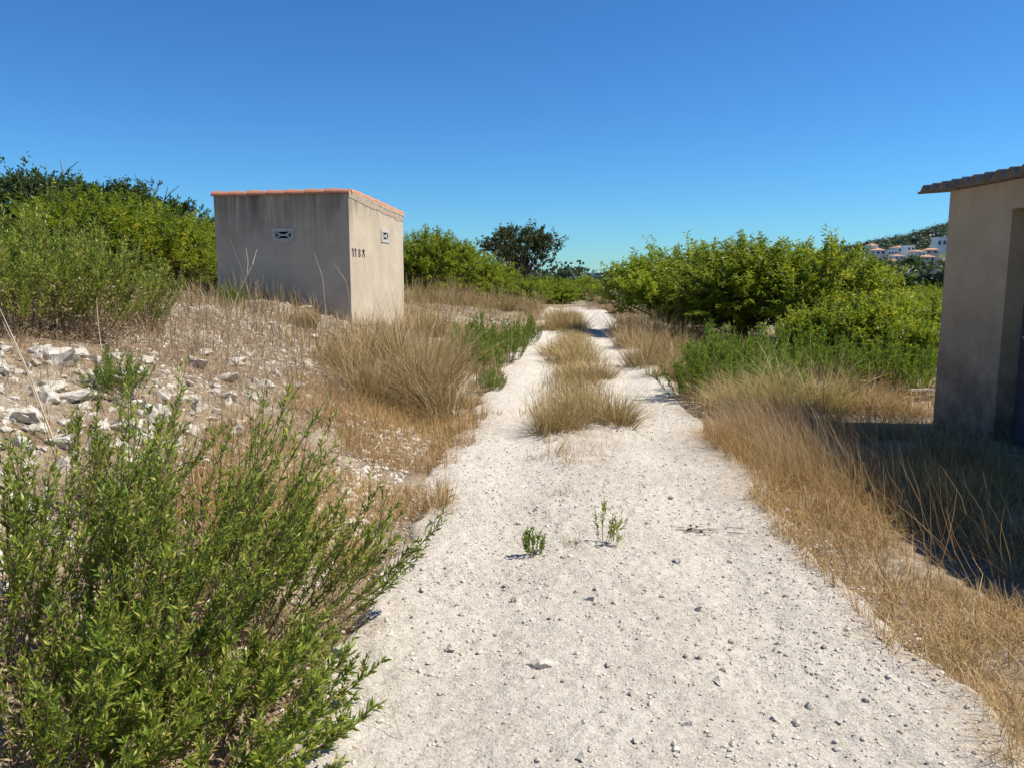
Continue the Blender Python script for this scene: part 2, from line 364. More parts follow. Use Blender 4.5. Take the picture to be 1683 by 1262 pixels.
def rock(p, size, k, label, cat='rock', group=None, name='rock', sink=.45, on_track=False):
    z = float(Rz(np.array([p[0]]), np.array([p[1]]))[0]) if on_track else h1(p[0], p[1])
    o = link(name, ROCKS[k], None, (p[0], p[1], z + size * .55 * (1 - 2 * sink)), (rng.uniform(-.3, .3), rng.uniform(-.3, .3), rng.uniform(0, 6.28)), size)
    return tag(o, label, cat, group)

# hut ---------------------------------------------------------------
def wall_panel(g, L, z0, zt, th, holes, fr):
    """wall of length L, top height zt(u), thickness th, with rectangular openings; fr maps (u, depth, z) to xyz"""
    us = sorted({0, L, *[h[0] for h in holes], *[h[1] for h in holes], *np.linspace(0, L, 9)})
    zs = sorted({z0, *[h[2] for h in holes], *[h[3] for h in holes], zt(0) * .8})
    inside = lambda u, z: any(h[0] < u < h[1] and h[2] < z < h[3] for h in holes)
    def quad(a, b, c, d): g.add([fr(*a), fr(*b), fr(*c), fr(*d)], Q=[(0, 1, 2, 3)])
    for a, b in zip(us, us[1:]):
        lv = zs + [None]
        for k in range(len(zs)):
            lo = (zs[k], zs[k]); hi = (zt(a), zt(b)) if k == len(zs) - 1 else (zs[k + 1],) * 2
            if k < len(zs) - 1 and inside((a + b) / 2, (zs[k] + zs[k + 1]) / 2): continue
            quad((a, 0, lo[0]), (b, 0, lo[1]), (b, 0, hi[1]), (a, 0, hi[0])); quad((b, th, lo[1]), (a, th, lo[0]), (a, th, hi[0]), (b, th, hi[1]))
        quad((a, 0, zt(a)), (b, 0, zt(b)), (b, th, zt(b)), (a, th, zt(a)))
    for h in holes:
        a, b, c, d = h
        quad((a, 0, c), (a, th, c), (a, th, d), (a, 0, d)); quad((b, 0, c), (b, 0, d), (b, th, d), (b, th, c))
        quad((a, 0, d), (a, th, d), (b, th, d), (b, 0, d)); quad((a, 0, c), (b, 0, c), (b, th, c), (a, th, c))
    for u in (0, L): quad((u, 0, z0), (u, th, z0), (u, th, zt(u)), (u, 0, zt(u)))

PHI = R(13)
hc = at(572, 313, 12.42); HB = .72; HT = hc[2] - HB - .05           # near corner, ground level at the hut, wall height
hut = thing('block_hut', 'small rendered block hut with terracotta tile edge and stencilled number on its sunlit side', 'hut', (hc[0], hc[1], HB), -PHI)
# local axes: -x runs along the shaded front, +y runs along the sunlit side
LW, LD = 2.34, 2.33; drop = .2
zt_side = lambda u: HT - drop * u / LD
vf = (LW - 1.31, LW - .95, 1.37, 1.56)   # opening in the front wall (u measured from the left end)
vs_ = (1.28, 1.62, 1.40, 1.60)
g = G(); wall_panel(g, LW, -.5, lambda u: HT, .15, [vf], lambda u, d, z: (u - LW, d, z)); tag(link('front_wall', g.mesh('hut_front_wall', MAT['hutfront']), hut), 'front wall with dark weather streaks running down from the tiles'); g = G()
wall_panel(g, LD - .15, -.5, lambda u: zt_side(u + .15), .15, [(vs_[0] - .15, vs_[1] - .15, vs_[2], vs_[3])], lambda u, d, z: (-d, u + .15, z))
wall_panel(g, LD - .15, -.5, lambda u: zt_side(LD - u), .15, [], lambda u, d, z: (-LW + d, LD - u, z))
wall_panel(g, LW - .304, -.5, lambda u: HT - drop, .15, [], lambda u, d, z: (-.152 - u, LD - d, z))
link('wall', g.mesh('hut_wall', MAT['hut']), hut)
def bar(g, a, b, wd, th, fr):
    a = np.array(a, float); b = np.array(b, float); d = (b - a) / np.linalg.norm(b - a); n = np.array([-d[1], d[0]]) * wd / 2
    P = [a - n, b - n, b + n, a + n]; V = [fr(q[0], 0, q[1]) for q in P] + [fr(q[0], th, q[1]) for q in P]
    g.add(V, Q=[(0, 1, 2, 3), (7, 6, 5, 4), (0, 4, 5, 1), (1, 5, 6, 2), (2, 6, 7, 3), (3, 7, 4, 0)])
def vent_block(hole, fr):
    a, b, c, d = hole; cx, cz = (a + b) / 2, (c + d) / 2; q = (b - a) * .13; e = .032
    g = G(); pro = lambda u, dd, z: fr(u, dd - .014, z)
    for s, f in (((a - .012, c + e / 2), (b + .012, c + e / 2)), ((a - .012, d - e / 2), (b + .012, d - e / 2))): bar(g, s, f, e + .02, .1, pro)
    for s, f in (((a + e / 2, c), (a + e / 2, d)), ((b - e / 2, c), (b - e / 2, d))): bar(g, s, f, e + .016, .096, lambda u, dd, z: fr(u, dd - .012, z))
    o = link('vent_block', g.mesh('vent_block', MAT['vent']), hut)
    g = G(); inn = lambda u, dd, z: fr(u, dd - .006, z)
    for (x, z), s in (((a + e, c + e), -1), ((a + e, d - e), -1), ((b - e, c + e), 1), ((b - e, d - e), 1)): bar(g, (x, z), (cx + s * q, cz), .024, .08, lambda u, dd, z_, k=abs(z - c) * .004: fr(u, dd - .006 + k, z_))
    bar(g, (cx - q, cz), (cx + q, cz), .026, .08, lambda u, dd, z: fr(u, dd - .009, z))
    link('lattice', g.mesh('lattice', MAT['vent']), o)
    g = G(); box_q = [fr(a, .13, c), fr(b, .13, c), fr(b, .13, d), fr(a, .13, d)]; g.add(box_q, Q=[(0, 1, 2, 3)]); link('shade_sheet', g.mesh('shade_sheet', MAT['dark']), o)  # near-black sheet closes the opening, painting the shade inside the vent
vent_block(vf, lambda u, d, z: (u - LW, d, z)); vent_block(vs_, lambda u, d, z: (-d, u, z))
# stencilled number on the sunlit side
pf = lambda u, d, z: (.003 + d * .001, u, z)
zb = 1.12
def digit(g): link('stencilled_digit', g.mesh('digit', MAT['black']), hut)
for u0 in (.12, .22):
    g = G(); bar(g, (u0, zb), (u0, zb + .135), .032, 1, pf); bar(g, (u0 - .045, zb + .098), (u0 - .012, zb + .125), .02, 1, pf); digit(g)
def loop(u0, z0, ru, rz, w_, a0=0, a1=2 * math.pi, n=14):
    th = np.linspace(a0, a1, n); o_ = [(u0 + ru * math.cos(a), z0 + rz * math.sin(a)) for a in th]; i_ = [(u0 + (ru - w_) * math.cos(a), z0 + (rz - w_ * .8) * math.sin(a)) for a in th]
    V = [pf(p_[0], 1, p_[1]) for p_ in o_ + i_]; g.add(V, Q=[(k, k + 1, n + k + 1, n + k) for k in range(n - 1)])
g = G(); loop(.36, zb + .098, .042, .033, .022); loop(.36, zb + .032, .042, .033, .022)
digit(g); g = G(); loop(.52, zb + .1, .045, .03, .043); loop(.52, zb + .022, .05, .045, .022, 0, math.pi)
bar(g, (.481, zb), (.481, zb + .026), .022, 1, pf); bar(g, (.559, zb), (.559, zb + .026), .022, 1, pf)
digit(g)
# tiles: one barrel tile mesh, copied
def tile_mesh(L=.40, r0=.087, r1=.071, th=.014, n=9, a=math.pi):
    g = G(); t_ = np.linspace(0, a, n) + (math.pi - a) / 2; V = []
    for x, r in ((0, r0), (L, r1)):
        for rr in (r, r - th): V += [(x, rr * math.cos(q), rr * math.sin(q)) for q in t_]
    Q = []
    for k in range(n - 1):
        Q += [(k, k + 1, 2 * n + k + 1, 2 * n + k), (n + k + 1, n + k, 3 * n + k, 3 * n + k + 1), (k + 1, k, n + k, n + k + 1), (2 * n + k, 2 * n + k + 1, 3 * n + k + 1, 3 * n + k)]
    Q += [(0, 2 * n, 3 * n, n), (n - 1, 2 * n - 1, 4 * n - 1, 3 * n - 1)]
    g.add(V, Q=Q); return g.mesh('roof_tile', MAT['tile'], False)
TILE = tile_mesh()
roof = link('roof', (lambda g: (g.add([(-LW - .02, .02, HT + .004), (.012, .02, HT + .004), (.02, LD + .05, HT - drop + .004), (-LW - .02, LD + .05, HT - drop + .004),
        (-LW - .02, .02, HT + .045), (.012, .02, HT + .045), (.02, LD + .05, HT - drop + .045), (-LW - .02, LD + .05, HT - drop + .045)],
        Q=[(0, 3, 2, 1), (4, 5, 6, 7), (0, 1, 5, 4), (1, 2, 6, 5), (2, 3, 7, 6), (3, 0, 4, 7)]), g)[1])(G()).mesh('roof_bed', MAT['mortar']), hut)
for k in range(7):                                # edge tiles along the front, each lapping the one before
    link('edge_tile', TILE, roof, (-LW - .03 + k * .332, .05 + rng.uniform(-.006, .006), HT + .004 + rng.uniform(-.003, .003)), (0, R(1.2), rng.uniform(-.02, .02)))
sl_ = math.atan2(drop, LD)
for c_ in range(11):
    for k in range(6):
        x = -.07 - c_ * .22; 
        link('roof_tile', TILE, roof, (x + rng.uniform(-.006, .006), LD + .07 - k * .37, HT - drop + .04 + (k * .37 - .02) * drop / LD), (0, -sl_ + R(1.5), -math.pi / 2 + rng.uniform(-.02, .02)))
g = G(); n = 40
for k in range(n):                               # rough mortar fillet under the tiles on the sunlit side
    a, b = k / n * LD, (k + 1) / n * LD; q = lambda u: HT - drop * u / LD - .05 - .06 * (noise(np.array([u * 9.]), np.array([.3]), 5)[0] + .5) * (.5 + u / LD)
    V = [(.006, a, q(a)), (.006, b, q(b)), (.016, b, zt_side(b) + .05), (.016, a, zt_side(a) + .05)]; g.add(V, Q=[(0, 1, 2, 3)])
link('mortar_fillet', g.mesh('fillet', MAT['mortar']), hut)

# shed --------------------------------------------------------------
SX, SY, SZ = 4.39, 8.05, -.02
shed = thing('roadside_shed', 'grey brown rendered shed with corrugated roof at the right edge of the picture', 'shed', (SX, SY, SZ))
# local: wall facing the track lies in x = 0 and runs towards -y
LS, DS, ZE = 4.6, 2.6, 2.42
g = G(); wall_panel(g, LS, -.3, lambda u: ZE, .26, [(1.02, 1.98, .02, 2.17)], lambda u, d, z: (d, -u, z))
wall_panel(g, DS - .26, -.3, lambda u: ZE + .07 * (u + .26), .2, [], lambda u, d, z: (u + .26, -d - .002, z))
wall_panel(g, DS - .26, -.3, lambda u: ZE + .07 * (u + .26), .2, [], lambda u, d, z: (u + .26, -LS + .002 + d, z))
wall_panel(g, LS - .4, -.3, lambda u: ZE + .07 * DS, .2, [], lambda u, d, z: (DS - d, -.2 - u, z))
link('wall', g.mesh('shed_wall', MAT['shed']), shed)
g = G(); pitch = .177; yv = np.arange(-LS - .3, .34, pitch / 12); prof = .036 * np.sin(yv / pitch * 2 * math.pi)
V = []
for x in (-.16, DS + .2):
    for th in (0, -.013): V.append(np.stack([np.full_like(yv, x), yv, ZE + .062 + .07 * (x + .0) + prof + th], 1))
n = len(yv); k = np.arange(n - 1)[:, None]; A, B, C, D_ = 0, n, 2 * n, 3 * n
g.add(np.concatenate(V), Q=np.concatenate([k + [A, A + 1, C + 1, C], k + [B + 1, B, D_, D_ + 1], k + [A + 1, A, B, B + 1], k + [C, C + 1, D_ + 1, D_]]))
link('corrugated_roof', g.mesh('corrugated_roof', MAT['cement'], True), shed)
g = G(); box(g, (.02, -LS + .1, ZE + .003), (DS, -.12, ZE + .02)); link('wall_plate', g.mesh('wall_plate', MAT['cement']), shed)
g = G(); box(g, (.17, -1.975, .03), (.21, -1.025, 2.165)); door = link('door', g.mesh('door', MAT['door']), shed)
for k in range(4):
    g = G(); box(g, (.160, -1.95, .12 + k * .52), (.171, -1.05, .15 + k * .52)); link('door_rib', g.mesh('door_rib', MAT['door']), door)
g = G(); tubes(g, np.array([[(.172, -1.14, 1.05), (.12, -1.14, 1.05), (.12, -1.17, 1.05), (.12, -1.27, 1.05)]]), .011, 8); box(g, (.163, -1.17, .98), (.1695, -1.11, 1.12)); link('door_handle', g.mesh('door_handle', MAT['steel']), door)

# ------------------------------------------------------------------ trees
def tree_meshes(seed, rx, rz, cz, lumps, lr, shoots, per, L, W, mat, sl_len=(.22, .45), inner=.25, low=0.15, twigs=True, tall=.08):
    r = np.random.default_rng(seed)
    C = rdir(lumps, r) * (r.uniform(.35, .95, (lumps, 1)) ** .6) * (1 - lr / rx * .8)
    C = C * [rx, rx, rz] + [0, 0, cz]; C[:, 2] = np.maximum(C[:, 2], lr * .7 + low); lrs = lr * r.uniform(.75, 1.25, lumps)
    idx = r.integers(0, lumps, shoots); d = rdir(shoots, r); d[:, 2] = np.where(d[:, 2] < -.5, -d[:, 2], d[:, 2])
    P0 = C[idx] + d * lrs[idx][:, None] * np.where(r.random((shoots, 1)) < inner, r.uniform(.2, .8, (shoots, 1)), r.uniform(.75, 1.0, (shoots, 1)))
    dirn = nrm(d + [0, 0, .55] + r.normal(0, .35, (shoots, 3))); Ls = r.uniform(*sl_len, shoots); Ls = np.where(r.random(shoots) < tall, Ls * 1.7, Ls)
    tt = r.random((shoots, per)); P = P0[:, None] + dirn[:, None] * (Ls[:, None] * tt)[..., None] + r.normal(0, .02, (shoots, per, 3))
    ld = nrm(dirn[:, None] * .5 + rdir(shoots * per, r).reshape(shoots, per, 3) + [0, 0, .1])
    v = np.clip(r.beta(2, 2.2, (shoots, 1)) * .75 + (r.random((shoots, 1)) < .16) * .3 + r.normal(0, .1, (shoots, per)), 0, 1)
    g = G(); n = shoots * per
    leaves(g, P.reshape(-1, 3), ld.reshape(-1, 3), L * r.uniform(.7, 1.25, n), W * r.uniform(.8, 1.2, n), v.ravel(), G_=r)
    crown = g.mesh('crown', mat)
    g = G(); K = 6; s = np.linspace(0, 1, K)[None, :, None]
    th = cz * .35; base = np.zeros((lumps, 1, 3)) + [0, 0, th * .6]; end = C[:, None]
    mid = (base + end) / 2 + r.normal(0, .12 * rx / 2, (lumps, 1, 3)) + [0, 0, .1]
    tubes(g, base * (1 - s) ** 2 + 2 * mid * s * (1 - s) + end * s ** 2, np.linspace(.045, .014, K)[None] * rx / 1.6, 6)
    q = np.linspace(0, 1, 5)[None, :, None]; tubes(g, np.array([[0, 0, -.25]])[None] * (1 - q) + np.array([[.05, .03, th]])[None] * q, np.linspace(.11, .075, 5)[None] * rx / 1.6, 9)
    if twigs:
        m_ = r.permutation(shoots)[:shoots // 2]; e0 = C[idx[m_]]; e1 = P0[m_] + dirn[m_] * Ls[m_][:, None] * .9
        q = np.linspace(0, 1, 4)[None, :, None]; tubes(g, e0[:, None] * (1 - q) + e1[:, None] * q + r.normal(0, .03, (len(m_), 4, 3)) * np.array([0, 1, 1, 0])[None, :, None], np.linspace(.011, .004, 4)[None], 3)
    return g.mesh('trunk', MAT['bark'], True), crown
CIT = [tree_meshes(s, 1.8, 1.15, 1.2, 30, .60, 1300, 34, .105, .034, MAT['citrus'], (.25, .5), low=-.4, tall=.14) for s in (1, 2, 3)]
SMALL = tree_meshes(5, .85, .6, .65, 12, .36, 420, 30, .085, .036, MAT['citrus'], (.2, .4), low=.05, tall=.15)
CAR = [tree_meshes(s, 2.2, 1.5, 2.6, 34, .46, 640, 24, .11, .065, MAT['carob'], (.15, .4), .2, low=.7, tall=.12) for s in (11, 12)]
DRK = [tree_meshes(s, 2.2, 1.6, 2.6, 30, .6, 760, 26, .12, .06, MAT['darkleaf'], (.2, .5), .2, low=.4, tall=.18) for s in (21, 22)]
def plant(name, mm, p, s, rz, label, cat='tree', group=None, parts=('trunk', 'crown'), sz=None, tilt=(0, 0)):
    o = thing(name, label, cat, (p[0], p[1], p[2] - .02), rz, group, (s, s, sz or s)); o.rotation_euler = (tilt[0], tilt[1], rz)
    link(parts[0], mm[0], o); c = link(parts[1], mm[1], o); c['kind'] = 'stuff'
    if len(mm) > 2: link('dead_stems', mm[2], o)['kind'] = 'stuff'
    return o
grp = 'citrus trees of the orchard'
for px, Y, k, s, sz, rz, lab in [
    (1120, 20.5, 0, 1.2, .84, .3, 'rounded citrus tree at the left end of the row right of the track'),
    (1225, 18.3, 1, 1.15, .84, 1.9, 'tallest yellow green citrus tree in the middle of the row right of the track'),
    (1335, 17.4, 2, 1.1, .86, 4.0, 'citrus tree at the right end of the row, below the start of the hill'),
    (712, 33, 1, 1.25, 1.16, 2.2, 'tall citrus tree directly right of the block hut'),
    (778, 35, 2, 1.1, .9, .9, 'citrus tree between the hut side tree and the dark brownish tree'),
    (848, 37, 0, .95, .6, 5.0, 'low dark green citrus tree in front of the dark brownish tree'),
    (955, 47, 1, .8, .62, 3.3, 'small lone round citrus tree at the far end of the track'),
    (905, 41, 2, .9, .62, 3.3, 'low wide bush left of the lone round citrus tree at the track end'),
    (255, 15.5, 0, .85, .66, 1.2, 'bright yellow green citrus tree behind the tall weeds left of the hut'),
    (165, 14, 2, .85, .66, 2.6, 'citrus tree at far left rising just behind the tall grey green weeds'),
    (340, 18.5, 1, .9, .70, 3.6, 'citrus tree half hidden behind the left edge of the block hut'),
    (1425, 27, 0, 1.0, .68, .4, 'orchard citrus tree right of the row, nearest behind the low bushes'),
    (1500, 24, 1, 1.0, .68, 2.0, 'orchard citrus tree beside the shed corner, upper right'),
    (1470, 36, 2, 1.0, .7, 1.0, 'further orchard citrus tree below the hillside, between the nearer two'),
    (1540, 33, 0, 1.0, .72, 2.9, 'orchard citrus tree showing only its left side beside the shed wall'),
    (1415, 44, 1, 1.05, .7, 5.1, 'far orchard citrus tree at the foot of the hillside wood'),
    (1520, 46, 2, 1.05, .7, 4.2, 'far orchard citrus tree close to the shed wall below the white houses')]:
    plant('citrus_tree', CIT[k], xg(px, Y) - [0, 0, .35 if 30 < Y and px < 1000 else 0], s, rz, lab, group=grp, sz=sz)
for px, Y, s, rz, lab in [
    (1345, 12.8, .8, .2, 'low yellow green citrus sapling behind the tall pale grass'),
    (1425, 12.2, .85, 1.7, 'wide low citrus sapling in the middle of the low bushes left of the shed'),
    (1490, 11.2, .7, 3.1, 'small citrus sapling with drooping leaves next to the shed corner'),
    (1395, 15.0, .95, 4.4, 'citrus sapling rising between the row of big citrus and the low bushes'),
    (1500, 15.0, 1.0, 2.4, 'taller citrus sapling touching the shed wall in view')]:
    plant('citrus_sapling', SMALL, xg(px, Y), s, rz, lab, 'bush', 'citrus saplings left of the shed', ('stem', 'foliage'))
plant('carob_tree', CAR[0], xg(852, 44), 1.12, .6, 'dark brownish open crowned tree rising behind the citrus left of the track', sz=1.02)
for px, Y, k, s, rz, lab in [
    (20, 27, 0, 1.14, .5, 'tall dark green tree at the left edge of the picture'), (120, 30, 1, 1.1, 2., 'dark green tree with bare twigs above the far left weeds'),
    (190, 30, 0, 1.08, 3.3, 'dark tree with ragged outline behind the bright citrus at left'), (262, 31, 1, .96, 4.4, 'dark tree with thin bare shoots between ragged tree and hut'),
    (335, 31, 0, .82, 5.5, 'dark tree peeking out above the citrus at the left wall of the hut')]:
    plant('dark_tree', DRK[k], xg(px, Y), s, rz, lab, group='dark trees behind the left orchard')

# ------------------------------------------------------------------ leafy weeds (sticky fleabane)
def weed(seed, nst, h, spread, mat, nl=54, L=.041, W=.0098, br=6, four=True, upright=.9, r0=.14, lean=(0, 0), dead=True, stem_r=.0032):
    r = np.random.default_rng(seed); K = 7; s = np.linspace(0, 1, K)[None, :, None]
    a = r.uniform(0, 2 * np.pi, nst); rad = np.sqrt(r.random(nst)); out = np.stack([np.cos(a), np.sin(a)], 1)
    base = np.concatenate([out * (rad * r0)[:, None], np.full((nst, 1), -.03)], 1)
    hh = h * r.uniform(.6, 1.05, nst) * (1 - .35 * rad ** 2)
    end = np.concatenate([base[:, :2] + out * (rad * spread * r.uniform(.6, 1.1, nst))[:, None] + np.array(lean), hh[:, None]], 1)
    mid = base * .45 + end * .55; mid[:, 2] *= np.clip(1.0 - .55 * rad * (1.5 - upright), .3, 1.1)
    path = base[:, None] * (1 - s) ** 2 + 2 * mid[:, None] * s * (1 - s) + end[:, None] * s ** 2
    path = path + r.normal(0, .008, path.shape) * s
    gs = G(); gl = G(); tubes(gs, path, np.linspace(1, .35, K)[None] * stem_r, 4)
    def foliage(path, n, t0, sc):
        m_ = len(path); t = t0 + (1 - t0) * r.random((m_, n)) ** .8; f = t * (path.shape[1] - 1); i = np.minimum(f.astype(int), path.shape[1] - 2); fr = (f - i)[..., None]
        ar = np.arange(m_)[:, None]; P = path[ar, i] * (1 - fr) + path[ar, i + 1] * fr; T = nrm(path[ar, i + 1] - path[ar, i])
        D = nrm(T * 1.0 + rdir(m_ * n, r).reshape(m_, n, 3) * .85 + [0, 0, .1])
        sv = r.normal(0, .14, (m_, 1)); v = np.clip(.45 + sv + r.normal(0, .2, (m_, n)) + (r.random((m_, n)) < .05) * .5, 0, 1)
        q = m_ * n; leaves(gl, P.reshape(-1, 3), D.reshape(-1, 3), L * sc * r.uniform(.6, 1.25, q), W * sc * r.uniform(.8, 1.25, q), v.ravel(), four, G_=r)
    foliage(path, nl, .3, 1)
    if br:
        t = r.uniform(.4, .92, (nst, br)); f = t * (K - 1); i = f.astype(int); ar = np.arange(nst)[:, None]; P = path[ar, i] + (path[ar, i + 1] - path[ar, i]) * (f - i)[..., None]
        D = nrm(nrm(path[ar, i + 1] - path[ar, i]) + rdir(nst * br, r).reshape(nst, br, 3) * .45 + [0, 0, .2]); Lb = h * r.uniform(.10, .24, (nst, br))
        q = np.linspace(0, 1, 4)[None, None, :, None]; bp = (P[:, :, None] + D[:, :, None] * Lb[..., None, None] * q + np.array([0, 0, .03]) * q ** 2).reshape(-1, 4, 3)
        tubes(gs, bp, np.linspace(1, .4, 4)[None] * stem_r * .55, 3); foliage(bp, max(8, nl // 4), .1, .82)
    gd = G()
    if dead:
        m_ = int(nst * .8); q = np.linspace(0, 1, 4)[None, :, None]; b_ = np.concatenate([r.normal(0, r0 * 1.6, (m_, 2)), np.full((m_, 1), -.02)], 1); e_ = b_ + np.concatenate([r.normal(0, spread * .45, (m_, 2)), h * r.uniform(.15, .75, (m_, 1))], 1)
        ribbons(gd, b_[:, None] * (1 - q) + e_[:, None] * q + r.normal(0, .015, (m_, 4, 3)) * q, stem_r * 1.1, r.random(m_), r)
        k_ = nst * 30; P = np.concatenate([r.normal(0, spread * .45, (k_, 2)), h * .45 * r.random((k_, 1)) ** 1.6], 1); leaves(gd, P, rdir(k_, r), L * r.uniform(.5, 1, k_), W * .8, r.random(k_), False, .6, r)
        return gs.mesh('stems', MAT['stem']), gl.mesh('foliage', mat), gd.mesh('dead_stems', MAT['litter'])
    return gs.mesh('stems', MAT['stem']), gl.mesh('foliage', mat)
def dead_stalks(seed, n, h, spread, wd=.004, mat='brown', r0=.2, K=5, droop=.25, n_out=None):
    r = np.random.default_rng(seed); s = np.linspace(0, 1, K)[None, :, None]
    a = r.uniform(0, 2 * np.pi, n); rad = np.sqrt(r.random(n)); out = np.stack([np.cos(a), np.sin(a), 0 * a], 1)
    base = out * (rad * r0)[:, None] - [0, 0, .03]; sub = r.integers(0, 9, n); so_ = np.concatenate([r.normal(0, r0 * .75, (9, 2)), np.zeros((9, 1))], 1); sh_ = r.uniform(.55, 1.12, 9); sl_ = np.concatenate([r.normal(0, .16 * h, (9, 2)), np.zeros((9, 1))], 1)
    base = base * [.6, .6, 1] + so_[sub]; hh = h * r.uniform(.35, 1.08, n) * (1 - .4 * rad ** 2) * sh_[sub]
    end = base + sl_[sub] + out * (rad * spread * r.uniform(.5, 1.2, n))[:, None] + r.normal(0, .1 * h, (n, 3)); end[:, 2] = hh * (1 - droop * rad)
    mid = base * .6 + end * .4 + r.normal(0, .04 * h, (n, 3)); mid[:, 2] = hh * .62
    p_ = base[:, None] * (1 - s) ** 2 + 2 * mid[:, None] * s * (1 - s) + end[:, None] * s ** 2
    g = G(); ribbons(g, p_, wd * r.uniform(.6, 1.3, n), r.random(n), r); return g.mesh('blades', MAT[mat])

wp = ('stems', 'foliage'); grp = 'leafy weeds in the left foreground'
for (px, py, Y), seed, nst, h, sp_, lean, lab in [
    ((225, 1010, 2.95), 31, 46, 1.25, .45, (.34, .1), 'tall dense leafy weed in the centre of the left foreground'),
    ((400, 1000, 3.2), 32, 40, .78, .42, (.34, .08), 'leafy weed leaning right over the track edge in the left foreground'),
    ((20, 1000, 2.75), 33, 42, .9, .42, (.2, .1), 'leafy weed at the left picture edge in front of the rubble'),
    ((270, 1250, 2.2), 34, 48, .42, .42, (.14, .05), 'low leafy weed at the bottom of the picture spreading onto white gravel'),
    ((40, 1260, 2.15), 35, 48, .60, .42, (.1, .0), 'leafy weed in the bottom left picture corner'),
    ((385, 1150, 2.6), 36, 30, .34, .36, (.17, .04), 'small bright sprawling weed on the gravel edge beside the low weed'),
    ((150, 1120, 2.55), 37, 42, .75, .42, (.24, .0), 'shaded leafy weed between corner weed and tall central weed'),
    ((330, 900, 3.7), 39, 26, .66, .34, (.14, .08), 'leafy weed rising out of the golden grass behind the central weed'),
    ((150, 860, 3.9), 38, 20, .85, .36, (.25, .1), 'sparse leafy weed with upright tips before the pale rubble')]:
    x = (px - CX) / F_PX * (Y * cp + 1.2 * sp)
    plant('leafy_weed', weed(seed, nst, h, sp_, MAT['inula'], lean=lean), (x, Y, h1(x, Y)), 1, 0, lab, 'weed', grp, wp)
BIGW = [weed(s, 80, 1.25, .75, MAT['inula'], nl=40, L=.06, W=.016, br=6, four=False, r0=.3) for s in (41, 42)]
grp = 'tall weeds on the left bank'
for px, Y, k, s, rz, lab in [(40, 6.4, 0, .82, 0, 'tall grey green weed at the left edge above the rubble'), (150, 6.9, 1, .8, 1, 'tall leafy weed with dark shaded base on the left bank'),
                             (-60, 7.2, 1, .85, 2, 'tall weed cut by the left edge of the picture'), (110, 8.4, 0, .85, 3, 'tall weed behind the other two on the left bank'),
                             (225, 7.8, 0, .66, 4, 'smaller tall weed at the right end of the left bank weeds')]:
    plant('tall_weed', BIGW[k], xg(px, Y), s, rz, lab, 'weed', grp, wp)
MIDW = [weed(s, 46, .8, .32, MAT['inula_bright'], nl=44, L=.055, W=.011, br=4, four=False, r0=.22, upright=1.2, dead=False) for s in (51, 52)]
grp = 'bright green weeds beside the track'
for px, Y, k, s, rz, lab in [
    (1145, 9.6, 0, 1.0, 0, 'bright green weed bulging over the right edge of the track'), (1190, 10.2, 1, 1.25, 1, 'bright green weed with upright tips below the left citrus of the row'),
    (1245, 10.8, 0, 1.2, 2, 'tallest spiky bright green weed behind the pale grass'), (1300, 11.2, 1, 1.2, 3, 'spiky green weed just left of the low saplings'),
    (1160, 11.8, 1, .9, 4, 'green weed between brown grass and the spiky weeds'), (1350, 10.6, 0, .95, 5, 'green weed standing in front of the low saplings'),
    (1400, 10.4, 1, 1.0, 1, 'leafy green weed behind the long flat white stone'), (1455, 10.6, 0, 1.05, 3, 'leafy green weed at the right part of the low saplings'), (1510, 10.2, 1, .9, 4, 'green weed touching the shed corner in view'), (1270, 9.7, 1, .95, 2, 'green weed showing through the tall pale grass'),
    (800, 12.5, 0, .8, 1, 'green weed at left track edge level with the hut'), (835, 14.2, 1, 1.0, 2, 'bright green weed leaning over the left wheel track'),
    (785, 14.6, 0, 1.1, 3, 'bright green weed right of the big brown grass clump'), (860, 17, 1, .95, 4, 'furthest green weed on the left edge of the track'),
    (805, 10.4, 1, .5, 5, 'low green patch of weed on the left track edge before the brown clump'), (770, 12.8, 1, .9, 6, 'small green weed tucked against the big brown clump'),
    (385, 10.8, 0, .5, 2, 'small green weed at the foot of the shaded hut wall'), (255, 8.0, 1, .45, 5, 'small green weed among dry stems on the left bank'),
    (200, 5.6, 0, .5, 1, 'low green weed beside a white stone under the tall weeds')]:
    plant('green_weed', MIDW[k], xg(px, Y), s, rz, lab, 'weed', grp, wp)

# ------------------------------------------------------------------ grass clumps one can tell apart
def on_road(p):
    return (p[0], p[1], float(Rz(np.array([p[0]]), np.array([p[1]]))[0])) if abs(p[0] - road_c(p[1])) < 1.15 else tuple(p)
def clump(name, me, p, s, rz, label, group, tilt=(0, 0)):
    p = on_road(p)
    o = link(name, me, None, (p[0], p[1], p[2]), (tilt[0], tilt[1], rz), s); return tag(o, label, 'grass clump', group)
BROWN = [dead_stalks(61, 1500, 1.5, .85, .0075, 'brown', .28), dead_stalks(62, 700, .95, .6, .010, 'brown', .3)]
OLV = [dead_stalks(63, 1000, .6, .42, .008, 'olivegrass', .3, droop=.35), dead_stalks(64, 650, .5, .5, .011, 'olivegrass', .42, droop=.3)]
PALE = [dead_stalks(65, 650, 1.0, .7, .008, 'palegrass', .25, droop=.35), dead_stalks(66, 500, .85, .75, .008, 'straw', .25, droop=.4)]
grp = 'dry grass clumps left of the track'
clump('grass_clump', BROWN[0], xg(638, 8.7), 1.0, 0, 'biggest brown fountain shaped grass clump in front of the sunlit hut side', grp)
